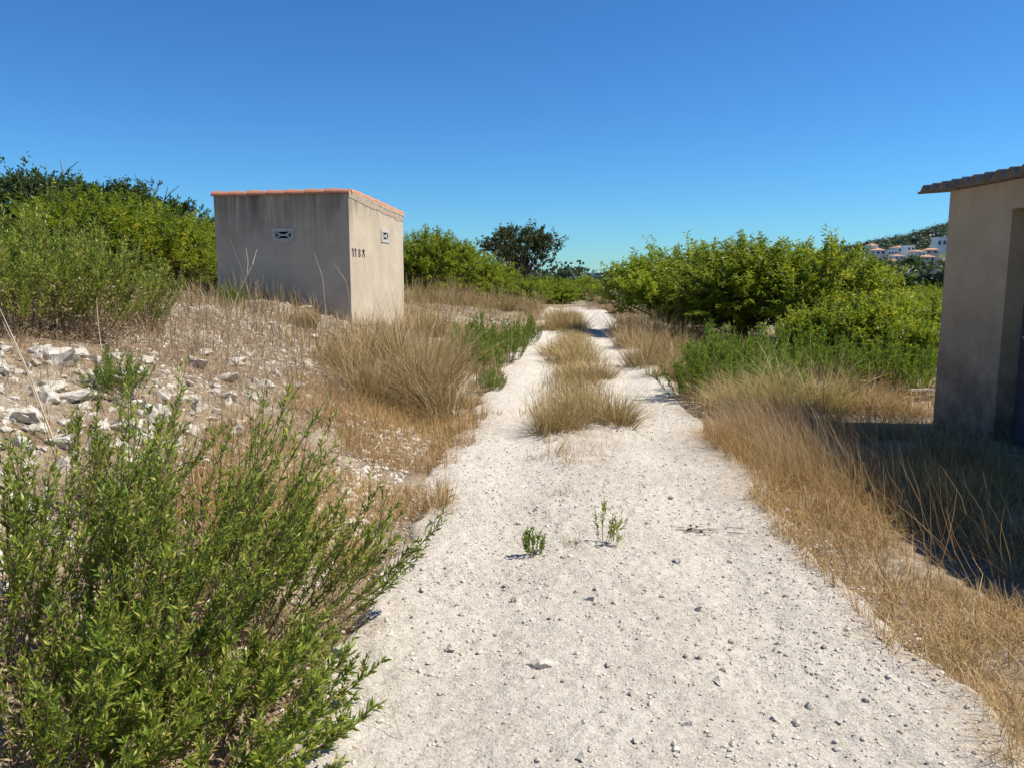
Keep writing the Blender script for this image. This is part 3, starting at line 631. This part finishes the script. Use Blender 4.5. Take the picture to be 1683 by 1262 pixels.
for px, Y, k, s, rz, lab in [(700, 10.3, 1, .95, 1, 'brown grass clump just behind the biggest one, towards the track'), (735, 12.3, 1, .9, 2, 'brown grass clump right of the sunlit hut wall'),
                             (560, 9.6, 1, .7, 3, 'smaller brown grass clump below the hut corner'), (690, 14.5, 1, .95, 4, 'brown grass clump behind the hut corner under the citrus'),
                             (620, 10.9, 1, .85, 5, 'thin brown grass clump against the sunlit hut wall'), (500, 11.2, 1, .5, 6, 'low brown grass clump at the foot of the shaded hut front')]:
    clump('grass_clump', BROWN[k], xg(px, Y), s, rz, lab, grp)
grp = 'olive grass clumps in the middle of the track'
for px, Y, k, s, rz, lab in [
    (900, 7.95, 0, .9, 0, 'nearest olive grass clump in the middle of the track, left half'), (965, 8.1, 0, .88, 1, 'nearest olive grass clump in the middle of the track, right half'),
    (965, 11.3, 1, .85, 4, 'low straw clump on the right of the track middle'),
    (965, 13.8, 1, .95, 6, 'straw clump midway along the track beside the right wheel rut'),
    (930, 15.5, 1, 1.0, 1, 'straw clump in the track before the far clump'), 
    (918, 21.5, 0, 1.2, 3, 'far tall pale clump in the track, left half'), (948, 22.0, 0, 1.2, 4, 'far tall pale clump in the track, right half'), (932, 26, 1, 1.5, 5, 'furthest grass clump where the track bends')]:
    clump('grass_clump', OLV[k], xg(px, Y), s, rz, lab, grp)
grp = 'dry grass clumps right of the track'
for px, Y, k, s, rz, lab in [
    (1225, 8.7, 0, .75, 0, 'pale green grass clump leaning over the right track edge'), (1290, 8.8, 0, .95, 1, 'tall pale grass clump before the spiky green weeds'),
    (1360, 9.0, 0, .95, 2, 'tall pale grass clump left of the flat white stones'), (1265, 8.0, 1, .7, 3, 'golden grass clump at the tip of the shed shadow'), (1425, 9.0, 1, .85, 4, 'sparse golden clump before the flat white stones'),
    (1190, 9.1, 1, .6, 5, 'low golden clump at the foot of the bright green weed'), (1330, 7.9, 1, .8, 6, 'golden clump on the edge of the shed shadow'), (1480, 8.9, 1, .7, 1, 'sparse clump nearest the shed corner')]:
    clump('grass_clump', PALE[k], xg(px, Y), s, rz, lab, grp)
for px, Y, s, rz, lab in [(1065, 13.0, .8, 1, 'brown grass clump on the right track edge'), (1090, 14.5, 1.0, 2, 'reddish brown grass clump under the left citrus of the row'), (1040, 16.5, .85, 3, 'brown clump further along the right track edge'),
                          (1075, 18, 1.1, 4, 'tall brown clump against the left citrus of the row'), (1025, 20, .9, 5, 'small far brown clump on the right track edge'), (1105, 11.6, .7, 6, 'low brown clump just before the bright green weeds')]:
    clump('grass_clump', BROWN[1], xg(px, Y), s, rz, lab, grp)
for px, Y, s, rz, lab in [(690, 27, 1.2, 1, 'far brown clump under the tall citrus right of the hut'), (735, 28, 1.3, 2, 'far brown clump between the first two citrus right of the hut'), (780, 29, 1.2, 3, 'far brown clump under the second citrus right of the hut'), (825, 30, 1.2, 4, 'far brown clump before the low dark citrus'), (870, 32, 1.2, 5, 'far brown clump left of the lone round citrus'), (990, 38, 1.3, 6, 'far brown clump right of the lone round citrus')]:
    clump('grass_clump', BROWN[1], xg(px, Y), s, rz, lab, 'dry grass clumps before the far citrus trees')
tuft = dead_stalks(67, 160, .3, .12, .004, 'straw', .16)
clump('grass_tuft', tuft, (*xg(938, 6.55)[:2], xg(938, 6.55)[2] + .02), 1, 0, 'thin golden grass tuft in the track before the front olive clump', None)
tuft2 = dead_stalks(68, 60, .1, .12, .004, 'brown', .05)
for px, py, lab in [(880, 760, 'tiny dark dead tuft in the track left of the golden tuft'), (815, 688, 'tiny grey tuft in the left wheel track'), (900, 735, 'tiny orange tuft right at the foot of the front olive clump'), (925, 822, 'little golden tuft nearest the camera in the track middle')]:
    p = gp(px, py); clump('grass_tuft', tuft2, (p[0], p[1], p[2] + .02), 1, rng.uniform(0, 6), lab, 'tiny tufts in the track')

# verge grass: nobody could count it
def verge(name, label, n, sampler, h, mat, wd=.005, lean=(0, 0), flat=.35, seed=0, hn=.8):
    r = np.random.default_rng(seed); x, y, keep = sampler(r, n); x = x[keep]; y = y[keep]; n = len(x); K = 4; s = np.linspace(0, 1, K)[None, :, None]
    hh = h * r.uniform(.35, 1.15, n) * (1 + hn * noise(x * 1.3, y * 1.3, seed)); a = r.uniform(0, 2 * np.pi, n); tl = np.abs(r.normal(0, flat, n)) * hh
    lie = r.random(n) < .32; tl = np.where(lie, hh * r.uniform(.8, 1.2, n), tl); hz = np.where(lie, .04 + .1 * r.random(n), np.sqrt(np.maximum(hh ** 2 - np.minimum(tl, hh * .95) ** 2, .0004)))
    base = np.stack([x, y, np.where(np.abs(x - road_c(y)) < 1.15, Rz(x, y), H(x, y)) - .01], 1); off = np.stack([np.cos(a) * tl + lean[0] * hh, np.sin(a) * tl + lean[1] * hh, hz], 1)
    mid = base + off * [.35, .35, .6] + r.normal(0, .12, (n, 3)) * hh[:, None] * [1, 1, .3]; end = base + off
    g = G(); ribbons(g, base[:, None] * (1 - s) ** 2 + 2 * mid[:, None] * s * (1 - s) + end[:, None] * s ** 2, wd * r.uniform(.6, 1.3, n), np.clip(r.random(n) * .9 + .05 + .5 * noise(x * .8, y * .8, seed + 3), 0, 1), r)
    return tag(link(name, g.mesh(name, MAT[mat])), label, 'grass', kind='stuff')
def strip(y0, y1, u0, u1, side, thr=-.5, ns=1.2, yp=1.0):
    def f(r, n):
        y = y0 + (y1 - y0) * r.random(n) ** yp; u = u0 + (u1 - u0) * r.random(n) ** 1.15; c = road_c(y)
        e = np.where(side > 0, 1.3 + edge(y, 15), 1.3 + edge(y, 11)); x = c + side * (e + u); return x, y, noise(x * ns, y * ns, 40 + side) > thr + .25 * (r.random(n) - .5)
    return f
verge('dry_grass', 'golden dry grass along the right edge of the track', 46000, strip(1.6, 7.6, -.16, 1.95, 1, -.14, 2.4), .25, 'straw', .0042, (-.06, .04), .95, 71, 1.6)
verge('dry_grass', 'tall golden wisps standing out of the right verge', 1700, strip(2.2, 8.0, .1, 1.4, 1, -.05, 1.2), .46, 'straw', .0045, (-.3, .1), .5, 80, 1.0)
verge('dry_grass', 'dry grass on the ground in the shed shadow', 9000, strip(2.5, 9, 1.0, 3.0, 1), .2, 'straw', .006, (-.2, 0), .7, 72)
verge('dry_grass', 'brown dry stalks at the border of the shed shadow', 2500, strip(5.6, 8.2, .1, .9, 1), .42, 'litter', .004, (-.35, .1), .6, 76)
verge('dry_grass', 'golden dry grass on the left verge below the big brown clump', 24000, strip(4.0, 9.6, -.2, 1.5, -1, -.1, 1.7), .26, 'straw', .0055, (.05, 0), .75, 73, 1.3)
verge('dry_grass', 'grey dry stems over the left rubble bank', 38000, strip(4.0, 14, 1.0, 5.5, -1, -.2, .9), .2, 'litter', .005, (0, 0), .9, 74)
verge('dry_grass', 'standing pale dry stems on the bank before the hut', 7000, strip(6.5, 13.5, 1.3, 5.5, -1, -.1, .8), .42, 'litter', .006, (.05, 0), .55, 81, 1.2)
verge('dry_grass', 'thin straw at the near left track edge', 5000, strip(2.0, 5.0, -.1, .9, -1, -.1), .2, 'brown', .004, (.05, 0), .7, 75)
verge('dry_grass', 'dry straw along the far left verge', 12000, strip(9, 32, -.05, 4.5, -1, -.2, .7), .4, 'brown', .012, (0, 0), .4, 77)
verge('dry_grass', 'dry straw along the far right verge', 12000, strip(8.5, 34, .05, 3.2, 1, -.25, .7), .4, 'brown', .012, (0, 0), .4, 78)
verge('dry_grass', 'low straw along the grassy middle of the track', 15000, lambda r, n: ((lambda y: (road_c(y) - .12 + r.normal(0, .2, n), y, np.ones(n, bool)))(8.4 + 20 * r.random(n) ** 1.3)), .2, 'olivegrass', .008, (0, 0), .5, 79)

# ------------------------------------------------------------------ rocks and stones
for px, py, s, k, lab in [
    (502, 582, .15, 0, 'big rounded white rock on the rubble bank below the hut'), (545, 552, .16, 1, 'long pale rock below the near corner of the hut'), (500, 507, .15, 2, 'pale stone heap block at the foot of the shaded hut front'),
    (130, 583, .11, 1, 'white angular stone under the tall weeds at left'), (510, 790, .075, 0, 'lone white stone among the leafy weed tips and golden grass'), (442, 533, .1, 2, 'brownish pale rock left of the long pale rock'),
    (40, 690, .15, 0, 'large white rock at the left edge of the rubble'), (120, 655, .17, 2, 'flat beige slab of rock in the left rubble'), (370, 625, .14, 1, 'white boulder in the upper rubble above the leafy tips')]:
    rock(gp(px, py), s, k, lab, 'rock')
grp = 'small rocks of the rubble bank'; cnt = 0
while cnt < 280:
    px = rng.uniform(-20, 600); py = rng.uniform(580, 780) if rng.random() < .85 else rng.uniform(520, 620)
    if px > 430 and py > 640: continue
    if py < 560 and px < 300: continue
    p = gp(px, py, 16)
    if p[1] > 13.5 or p[0] > road_c(p[1]) - 1.45: continue
    rock(p, float(np.clip(rng.lognormal(-2.95, .5), .03, .15)), int(rng.integers(3, 9)), 'small pale rock in the rubble ' + ('at the left picture edge' if px < 90 else 'between the left edge and the pale slab' if px < 220 else 'above the tall central leafy weed' if px < 370 else 'below the shaded hut front' if px < 500 else 'beside the biggest brown grass clump') + (', higher row' if py < 640 else ', lower row'), 'rock', grp); cnt += 1
for k_ in range(14):                                       # tumbled stones by the hut end of the left verge
    rock(xg(rng.uniform(770, 900), rng.uniform(19, 25)) + [-.9, 0, 0], rng.uniform(.08, .2), int(rng.integers(3, 9)), 'pale rock in the low stone heap on the left beyond the green weeds', 'rock', 'rocks of the far stone heap')
for px, py, sz_, lab in [(1300, 622, (.2, .14, .05), 'flat white stone seen through the pale grass'), (1395, 640, (.3, .16, .06), 'long flat white stone left of the low saplings'), (1505, 655, (.26, .18, .05), 'flat white stone beside the shed corner'), (1440, 632, (.4, .2, .07), 'grey flat slab behind the long flat white stone')]:
    p = gp(px, py); tag(link('flat_stone', ROCKS[4], None, (p[0], p[1], p[2] + .1), (0, 0, rng.uniform(-.4, .4)), sz_), lab, 'stone', 'flat white stones left of the shed')
for px, py, s, k, lab in [(888, 1108, .075, 2, 'largest flat stone set in the near gravel'), (742, 975, .035, 5, 'flat white stone of a small cluster left of the green sprig'), (715, 970, .032, 7, 'leftmost stone of the small cluster on the gravel'),
                          (972, 1003, .034, 3, 'bright white stone below the green sprigs'), (1000, 1112, .026, 4, 'dark edged stone right of the largest flat stone'), (1040, 1165, .028, 6, 'stone casting a dark shadow near the bottom centre'),
                          (1307, 1197, .026, 8, 'grey brown pebble on the lower right gravel'), (1131, 1217, .026, 3, 'dark pebble at the bottom centre right'), (1078, 925, .022, 4, 'dark little stone right of the green sprigs'),
                          (1290, 850, .05, 5, 'bluish grey stone at the edge of the golden grass'), (512, 1215, .03, 2, 'tan stone under the sprawling weed at the bottom')]:
    rock(gp(px, py), s, k, lab, 'stone', None, 'loose_stone', .48, True)
grp = 'loose stones on the gravel track'
for k_ in range(110):
    y = 2.2 + 5.5 * rng.random() ** 1.5; x = road_c(y) + rng.uniform(-1.15, 1.1)
    rock((x, y), float(np.clip(rng.lognormal(-4.25, .4), .009, .035)), int(rng.integers(3, 9)), 'small loose pale stone on the gravel ' + ('near the bottom of the picture' if y < 3.1 else 'just below the green sprigs' if y < 4.3 else 'level with the golden tuft') + (' left of centre' if x < road_c(y) else ' right of centre'), 'stone', grp, 'loose_stone', .3, True)
# gravel: nobody could count it
def pebbles(name, label, n, fx, size, emb=.3):
    r = np.random.default_rng(5); V, T = ICO[1]; shapes = []
    for s in range(12):
        q = V.copy()
        for d in rdir(5, r): k = r.uniform(.5, .8); dd = q @ d; q = q - np.where(dd > k, dd - k, 0)[:, None] * d
        shapes.append(q * [1, r.uniform(.6, 1), r.uniform(.5, .8)])
    shapes = np.array(shapes)
    if n > 0:
        x, y, z = fx(r, n); n = len(x); s = np.clip(r.lognormal(np.log(size), .42, n), size * .45, size * 3.2); a = r.uniform(0, 6.28, n); c, d = np.cos(a), np.sin(a)
        P = shapes[r.integers(0, 12, n)] * s[:, None, None]; X = P[..., 0] * c[:, None] - P[..., 1] * d[:, None]; Y_ = P[..., 0] * d[:, None] + P[..., 1] * c[:, None]
        VV = np.stack([X + x[:, None], Y_ + y[:, None], P[..., 2] + (z + s * emb)[:, None]], -1); nv = len(V)
        TT = (np.arange(n)[:, None, None] * nv + T[None]).reshape(-1, 3); g = G(); g.add(VV, T=TT, var=np.repeat(r.random(n), nv)); return tag(link(name, g.mesh(name, MAT['chip'])), label, 'gravel', kind='stuff')
def on_track(r, n):
    y = 1.9 + 7 * r.random(n) ** 1.7; x = road_c(y) + r.uniform(-1.3, 1.3, n); k = noise(x * 1.2, y * 1.2, 9) + r.normal(0, .25, n) > -.25; x = x[k]; y = y[k]; return x, y, Rz(x, y)
pebbles('gravel', 'fine white limestone gravel of the track', 22000, on_track, .006, .1)
def on_bank(r, n):
    y = 3 + 10 * r.random(n); x = road_c(y) - 1.5 - 4 * r.random(n); k = noise(x * 1.1, y * 1.1, 39) + r.normal(0, .12, n) < .0; x = x[k]; y = y[k]; return x, y, H(x, y)
pebbles('rubble', 'pale stone chips scattered over the left bank', 24000, on_bank, .021, .0)

# ------------------------------------------------------------------ small plants and stalks
SPR = weed(81, 9, .17, .07, MAT['inula_bright'], nl=34, L=.022, W=.008, br=4, r0=.02, dead=False, stem_r=.0022)
SPR2 = weed(82, 7, .24, .12, MAT['citrus'], nl=26, L=.02, W=.008, br=4, r0=.02, dead=False, stem_r=.0018)
for px, py, mm, s, lab in [(878, 922, SPR, 1.0, 'compact dark green sprig growing in the gravel, left of two'), (990, 908, SPR2, 1.0, 'taller yellow green sprig growing in the gravel'), (1008, 912, SPR2, .45, 'tiny yellow green sprig right of the taller one')]:
    p = gp(px, py); plant('green_sprig', mm, np.add(on_road(p), (0, 0, .025)), s, 0, lab, 'weed', None, wp)
p = gp(945, 912); clump('dead_sprig', dead_stalks(83, 40, .14, .12, .003, 'brown', .03), (p[0], p[1], p[2] + .02), 1, 0, 'reddish dead twiggy sprig between the two green sprigs', None)
p = gp(1140, 880)
g = G(); r_ = np.random.default_rng(3)
for k in range(9):
    a = np.array([r_.uniform(-.12, .25), r_.uniform(-.07, .07), .014]); b = a + [r_.uniform(-.2, .3), r_.uniform(-.05, .05), 0]; q = np.linspace(0, 1, 4)[:, None]
    tubes(g, (a * (1 - q) + b * q + r_.normal(0, .01, (4, 3)) * [1, 1, .3])[None], .0025, 4)
o = thing('dry_twigs', 'dark dry twigs with seed heads lying on the gravel', 'twigs', on_road(p)); link('twig', g.mesh('twig', MAT['twig']), o)
for k in range(5):
    V, T = rock_shape(300 + k, 1); g = G(); g.add(V * .014 + [r_.uniform(-.05, .04), r_.uniform(-.05, .05), .02 + (.03 if k == 0 else 0)], T=T); link('seed_head', g.mesh('seed_head', MAT['black']), o)
def stalk(pts, Y, r0, label, mat='dry', cat='stalk', side=None):
    P = np.array([at(a, b, Y + i * .03) for i, (a, b) in enumerate(pts)]); gz = h1(P[0][0], P[0][1]); P[0][2] = min(P[0][2], gz - .02)
    base = P[0].copy(); g = G(); t_ = np.linspace(0, len(P) - 1, 4 * len(P)); Q_ = np.stack([np.interp(t_, np.arange(len(P)), P[:, i]) for i in range(3)], 1) - base
    tubes(g, Q_[None], np.linspace(r0, r0 * .4, len(Q_))[None], 5)
    for sd in side or []:
        S = np.array([at(a, b, Y + .05) for a, b in sd]) - base; t2 = np.linspace(0, len(S) - 1, 6); tubes(g, np.stack([np.interp(t2, np.arange(len(S)), S[:, i]) for i in range(3)], 1)[None], np.linspace(r0 * .5, r0 * .25, 6)[None], 4)
    return tag(link('dry_stalk', g.mesh('dry_stalk', MAT[mat]), None, base), label, cat, 'dry stalks standing on the left bank')
stalk([(362, 560), (390, 485), (415, 435), (422, 410)], 9.0, .011, 'thick tan dry stalk standing before the shaded hut wall', side=[[(405, 455), (408, 430), (404, 408)]])
stalk([(420, 520), (400, 450), (378, 395)], 9.6, .005, 'thin grey stalk leaning left across the shaded hut wall', 'twig')
stalk([(385, 510), (402, 440), (405, 408)], 9.8, .004, 'thin upright stalk beside the thick tan stalk', 'twig')
stalk([(540, 500), (530, 455), (516, 417)], 9.6, .005, 'thin pale stalk crossing the right half of the shaded hut wall')
stalk([(590, 500), (570, 465), (548, 432)], 9.6, .004, 'thin pale stalk by the lower hut corner')
stalk([(90, 690), (50, 620), (20, 552), (0, 508)], 4.6, .006, 'long whitish bent stalk at the left edge over the rubble')
stalk([(70, 680), (40, 600), (5, 530)], 4.9, .004, 'second whitish stalk beside the long bent one')
stalk([(168, 590), (160, 520), (159, 490)], 6.2, .005, 'short white upright stalk under the tall weeds')
stalk([(160, 700), (110, 820), (95, 770)][::-1], 3.6, .003, 'thin straw stalk rising from the foreground weeds')
stalk([(160, 950), (168, 860), (165, 810)], 2.9, .004, 'pale seed stalk among the foreground leafy weeds')
for pts, Y, lab in [([(108, 330), (104, 290), (99, 262)], 30, 'forked bare twig rising above the dark trees at far left'), ([(262, 360), (270, 330), (276, 308)], 31, 'bare twig above the dark tree nearer the hut')]:
    P = np.array([at(a, b, Y) for a, b in pts]); P[0][2] -= 1.5; base = P[0].copy(); base[2] = h1(base[0], base[1]); g = G(); P = np.vstack([base, P]) - base
    tubes(g, P[None], np.linspace(.05, .012, 4)[None], 5)
    S = np.array([at(pts[1][0], pts[1][1], Y), at(pts[1][0] + 12, pts[1][1] - 14, Y), at(pts[1][0] + 25, pts[1][1] - 24, Y)]) - base; tubes(g, S[None], np.linspace(.025, .01, 3)[None], 4)
    tag(link('bare_sapling', g.mesh('bare_sapling', MAT['twig']), None, base), lab, 'twig')
# brushwood heap at the end of the track
HEAP = dead_stalks(91, 500, .5, .9, .014, 'litter', .5, droop=.6)
for px, Y, s, lab in [(985, 34, 1.2, 'grey brushwood heap at the end of the track, left'), (1012, 33, 1.2, 'grey brushwood heap at the end of the track, right')]: clump('brushwood_heap', HEAP, xg(px, Y), s, px, lab, None)

# ------------------------------------------------------------------ far wood, middle distance trees, houses
def blobs(g, P, size, var, per=70, r=None):
    r = r or rng; n = len(P); V, T = ICO[1]; nv = len(V)
    jit = 1 + r.normal(0, .14, (n, nv, 1)); B = V[None] * jit * (size * .34)[:, None, None] * [1, 1, .8] + P[:, None] + np.array([0, 0, .42])[None, None] * size[:, None, None]
    g.add(B, T=(np.arange(n)[:, None, None] * nv + T[None]).reshape(-1, 3), var=np.repeat(np.clip(var - .2, 0, 1), nv))  # crown core, painted darker as inner shade and added to block light
    d = rdir(n * per, r).reshape(n, per, 3); lob = (1 + .35 * np.sin(d[..., 0:1] * 5 + r.uniform(0, 6, (n, 1, 1))) * np.cos(d[..., 2:3] * 4 + r.uniform(0, 6, (n, 1, 1))))
    Q = P[:, None] + np.array([0, 0, .45]) * size[:, None, None] + d * lob * (size * .46)[:, None, None] * [1, 1, .85]
    D = nrm(d + r.normal(0, .9, d.shape)); sL = np.repeat(size * .13, per)
    leaves(g, Q.reshape(-1, 3), D.reshape(-1, 3), sL * r.uniform(.6, 1.2, n * per), sL * .7, np.clip(np.repeat(var, per) + r.normal(0, .12, n * per), 0, 1), G_=r)
HPX = [(1443, 430), (1420, 415), (1467, 425), (1484, 450), (1497, 440), (1515, 400), (1532, 420), (1528, 370), (1548, 450), (1432, 350), (1412, 340), (1468, 345), (1456, 440), (1508, 430), (1540, 390), (1478, 400), (1425, 380)]
r_ = np.random.default_rng(17); g = G(); n = 2600
y = r_.uniform(330, 720, n); a = r_.uniform(.33, .78, n); x = a * y; z = H(x, y); k = z > -6 + 0 * y
x, y, z = x[k], y[k], z[k]
for hx, hy in [((p_ - CX) / F_PX * Y_, Y_) for p_, Y_ in HPX]:
    k = ~((np.abs(x / y - hx / hy) < 7.5 / hy) & (y < hy + 12) & (y > hy - 75)); x, y, z = x[k], y[k], z[k]
blobs(g, np.stack([x, y, z - .6], 1), r_.uniform(4.5, 8.5, len(x)), np.clip(r_.normal(.45, .22, len(x)), 0, 1), 44, r_)
tag(link('hillside_wood', g.mesh('hillside_wood', MAT['wood'])), 'dark pine wood covering the hill behind the white houses', 'wood', kind='stuff')
g = G(); n = 1300; y = 110 + 310 * r_.random(n) ** 1.3; a = r_.uniform(-.45, .7, n); x = a * y; k = ~((np.abs(a - .13) < .04) & (y < 140)); x = x[k]; y = y[k]
blobs(g, np.stack([x, y, H(x, y) - .4], 1), r_.uniform(2.8, 5.2, len(x)), np.clip(r_.normal(.6, .22, len(x)), 0, 1), 110, r_)
tag(link('far_trees', g.mesh('far_trees', MAT['wood'])), 'low green band of far orchard trees below the sea horizon', 'wood', kind='stuff')
FT = []
for s, mat in ((1, 'darkleaf'), (2, 'olive'), (3, 'citrus')):
    g = G(); r2 = np.random.default_rng(s); L_ = rdir(14, r2) * r2.uniform(.3, 1, (14, 1)) * [.38, .38, .33] + [0, 0, .5]
    blobs(g, L_ - [0, 0, .16], np.full(14, .36), np.clip(r2.normal(.5, .15, 14), 0, 1), 260, r2); cr = g.mesh('crown', MAT[mat])
    g = G(); q = np.linspace(0, 1, 4)[None, :, None]; tubes(g, np.array([[0, 0, -.06]])[None] * (1 - q) + np.array([[0, 0, .5]])[None] * q, np.linspace(.04, .02, 4)[None], 6); FT.append((g.mesh('trunk', MAT['bark']), cr))
def proj_y(px, py, Y, hgt):                        # base point so that the top of a thing of this height shows at the pixel
    q = at(px, py, Y); return np.array([q[0], q[1], min(q[2] - hgt, h1(q[0], q[1]))])
for px, pt, Y, k, lab in [(1452, 418, 230, 0, 'big dark round tree below the left white villa'), (1494, 414, 240, 0, 'dark spreading tree in front of the middle white villas'), (1425, 440, 190, 0, 'dark tree at the left below the terracotta roofs'),
                          (1480, 443, 150, 1, 'grey green olive tree below the dark spreading tree'), (1525, 436, 170, 1, 'grey olive tree beside the shed wall'), (1505, 450, 110, 2, 'bright yellow green bush below the olive trees'), (1440, 455, 120, 0, 'dark green tree in the belt just beyond the orchard')]:
    q = at(px, pt, Y); b = h1(q[0], q[1]); hgt = q[2] - b
    plant('far_tree', FT[k], (q[0], q[1], b), hgt / .92 * 1.0, px, lab, group='trees between orchard and hillside houses')
# houses
def house(px, py, Y, wd, dp, hh, label, roof='hip', wall='white', wins=3, rz=0.0, up=False):
    q = at(px, py, Y); b = h1(q[0], q[1]); z0 = q[2]; wd *= .78; hh *= .85
    o = thing('hillside_house', label, 'house', (q[0], q[1], z0), rz, 'houses on the hillside')
    g = G(); box(g, (-wd / 2, 0, min(b - z0, 0) - 2), (wd / 2, dp, hh)); link('wall', g.mesh('wall', MAT[wall]), o)
    g = G(); e = .5; zt = hh + .03; rh = wd * .16
    if roof == 'hip':
        V = [(-wd / 2 - e, -e, zt), (wd / 2 + e, -e, zt), (wd / 2 + e, dp + e, zt), (-wd / 2 - e, dp + e, zt), (-wd / 5, dp / 2, zt + rh), (wd / 5, dp / 2, zt + rh)]
        g.add(V, Q=[(0, 1, 5, 4), (2, 3, 4, 5), (0, 3, 2, 1)], T=[(1, 2, 5), (3, 0, 4)])
    else:
        box(g, (-wd / 2 - .1, -.1, zt), (wd / 2 + .1, dp + .1, zt + .5))
    link('roof', g.mesh('roof', MAT['roof' if roof == 'hip' else wall]), o)
    for k in range(wins):
        x = -wd / 2 + wd * (k + .5) / wins; g = G(); box(g, (x - wd * .28 / wins, -.06, hh * .32), (x + wd * .28 / wins, .05, hh * .72)); wn = link('window', g.mesh('window', MAT['glass']), o)
        g = G(); box(g, (x - wd * .32 / wins, -.18, hh * .27), (x + wd * .32 / wins, .04, hh * .31)); link('sill', g.mesh('sill', MAT[wall]), wn)
    if up:
        g = G(); box(g, (-wd * .3, dp * .3, hh + .05), (wd * .15, dp, hh + 2.6)); link('upper_storey', g.mesh('upper_storey', MAT[wall]), o)
        g = G(); V = [(-wd * .34, dp * .25, hh + 2.63), (wd * .19, dp * .25, hh + 2.63), (wd * .19, dp * 1.04, hh + 2.63), (-wd * .34, dp * 1.04, hh + 2.63), (-wd * .08, dp * .65, hh + 3.9)]
        g.add(V, T=[(0, 1, 4), (1, 2, 4), (2, 3, 4), (3, 0, 4)], Q=[(0, 3, 2, 1)]); link('upper_roof', g.mesh('upper_roof', MAT['roof']), o)
for a in [
    (1443, 420, 430, 11, 9, 3.2, 'largest white villa with upper storey at the left of the hillside houses', 'hip', 'white', 3, .1, True),
    (1420, 421, 415, 8, 7, 2.2, 'low cream house left of the largest white villa', 'flat', 'cream', 2, .1),
    (1467, 420, 425, 6.5, 7, 2.8, 'white house with dark terrace windows right of the largest villa', 'flat', 'white', 3, -.1),
    (1484, 416, 450, 8, 8, 3.4, 'white villa with terracotta roof in the middle of the hillside', 'hip', 'white', 2, .2),
    (1497, 414, 440, 5.5, 7, 3.4, 'narrow white stepped house right of the middle villa', 'flat', 'white', 2, 0),
    (1515, 424, 400, 7, 7, 3.6, 'white gabled house beside the dark spreading tree', 'hip', 'white', 2, .4),
    (1532, 419, 420, 8, 7, 3, 'cream house with brown roof near the shed wall', 'hip', 'cream', 2, -.2),
    (1528, 430, 370, 7, 6, 2.4, 'lower cream house with terracotta roof near the shed wall', 'hip', 'cream', 2, .1),
    (1548, 408, 450, 7, 7, 6.5, 'tall white house cut off by the shed wall', 'flat', 'white', 2, 0),
    (1432, 436, 350, 7, 6, 2.2, 'low house with bright terracotta roof at the lower left of the houses', 'hip', 'cream', 2, .2),
    (1412, 437, 340, 6, 6, 2.0, 'small whitish house at the lower left end of the houses', 'flat', 'white', 2, 0),
    (1468, 436, 345, 7, 6, 2.0, 'low terracotta roofed house between the two dark trees', 'hip', 'cream', 2, -.1),
    (1456, 426, 440, 6, 6, 2.6, 'white house below and right of the largest villa', 'flat', 'white', 2, .1), (1508, 431, 430, 6, 6, 2.4, 'white low house under the narrow stepped house', 'flat', 'white', 2, .3),
    (1540, 434, 390, 6, 6, 2.4, 'small cream house lowest beside the shed wall', 'flat', 'cream', 2, 0), (1478, 428, 400, 6, 6, 2.4, 'white house just above the dark spreading tree', 'hip', 'white', 2, 0), (1425, 430, 380, 6.5, 6, 2.2, 'long white house under the low cream house', 'flat', 'white', 3, .1),
    (1338, 424, 600, 7, 6, 2.0, 'lone tiny house on the low left end of the hill', 'hip', 'cream', 1, 0)]: house(*a)
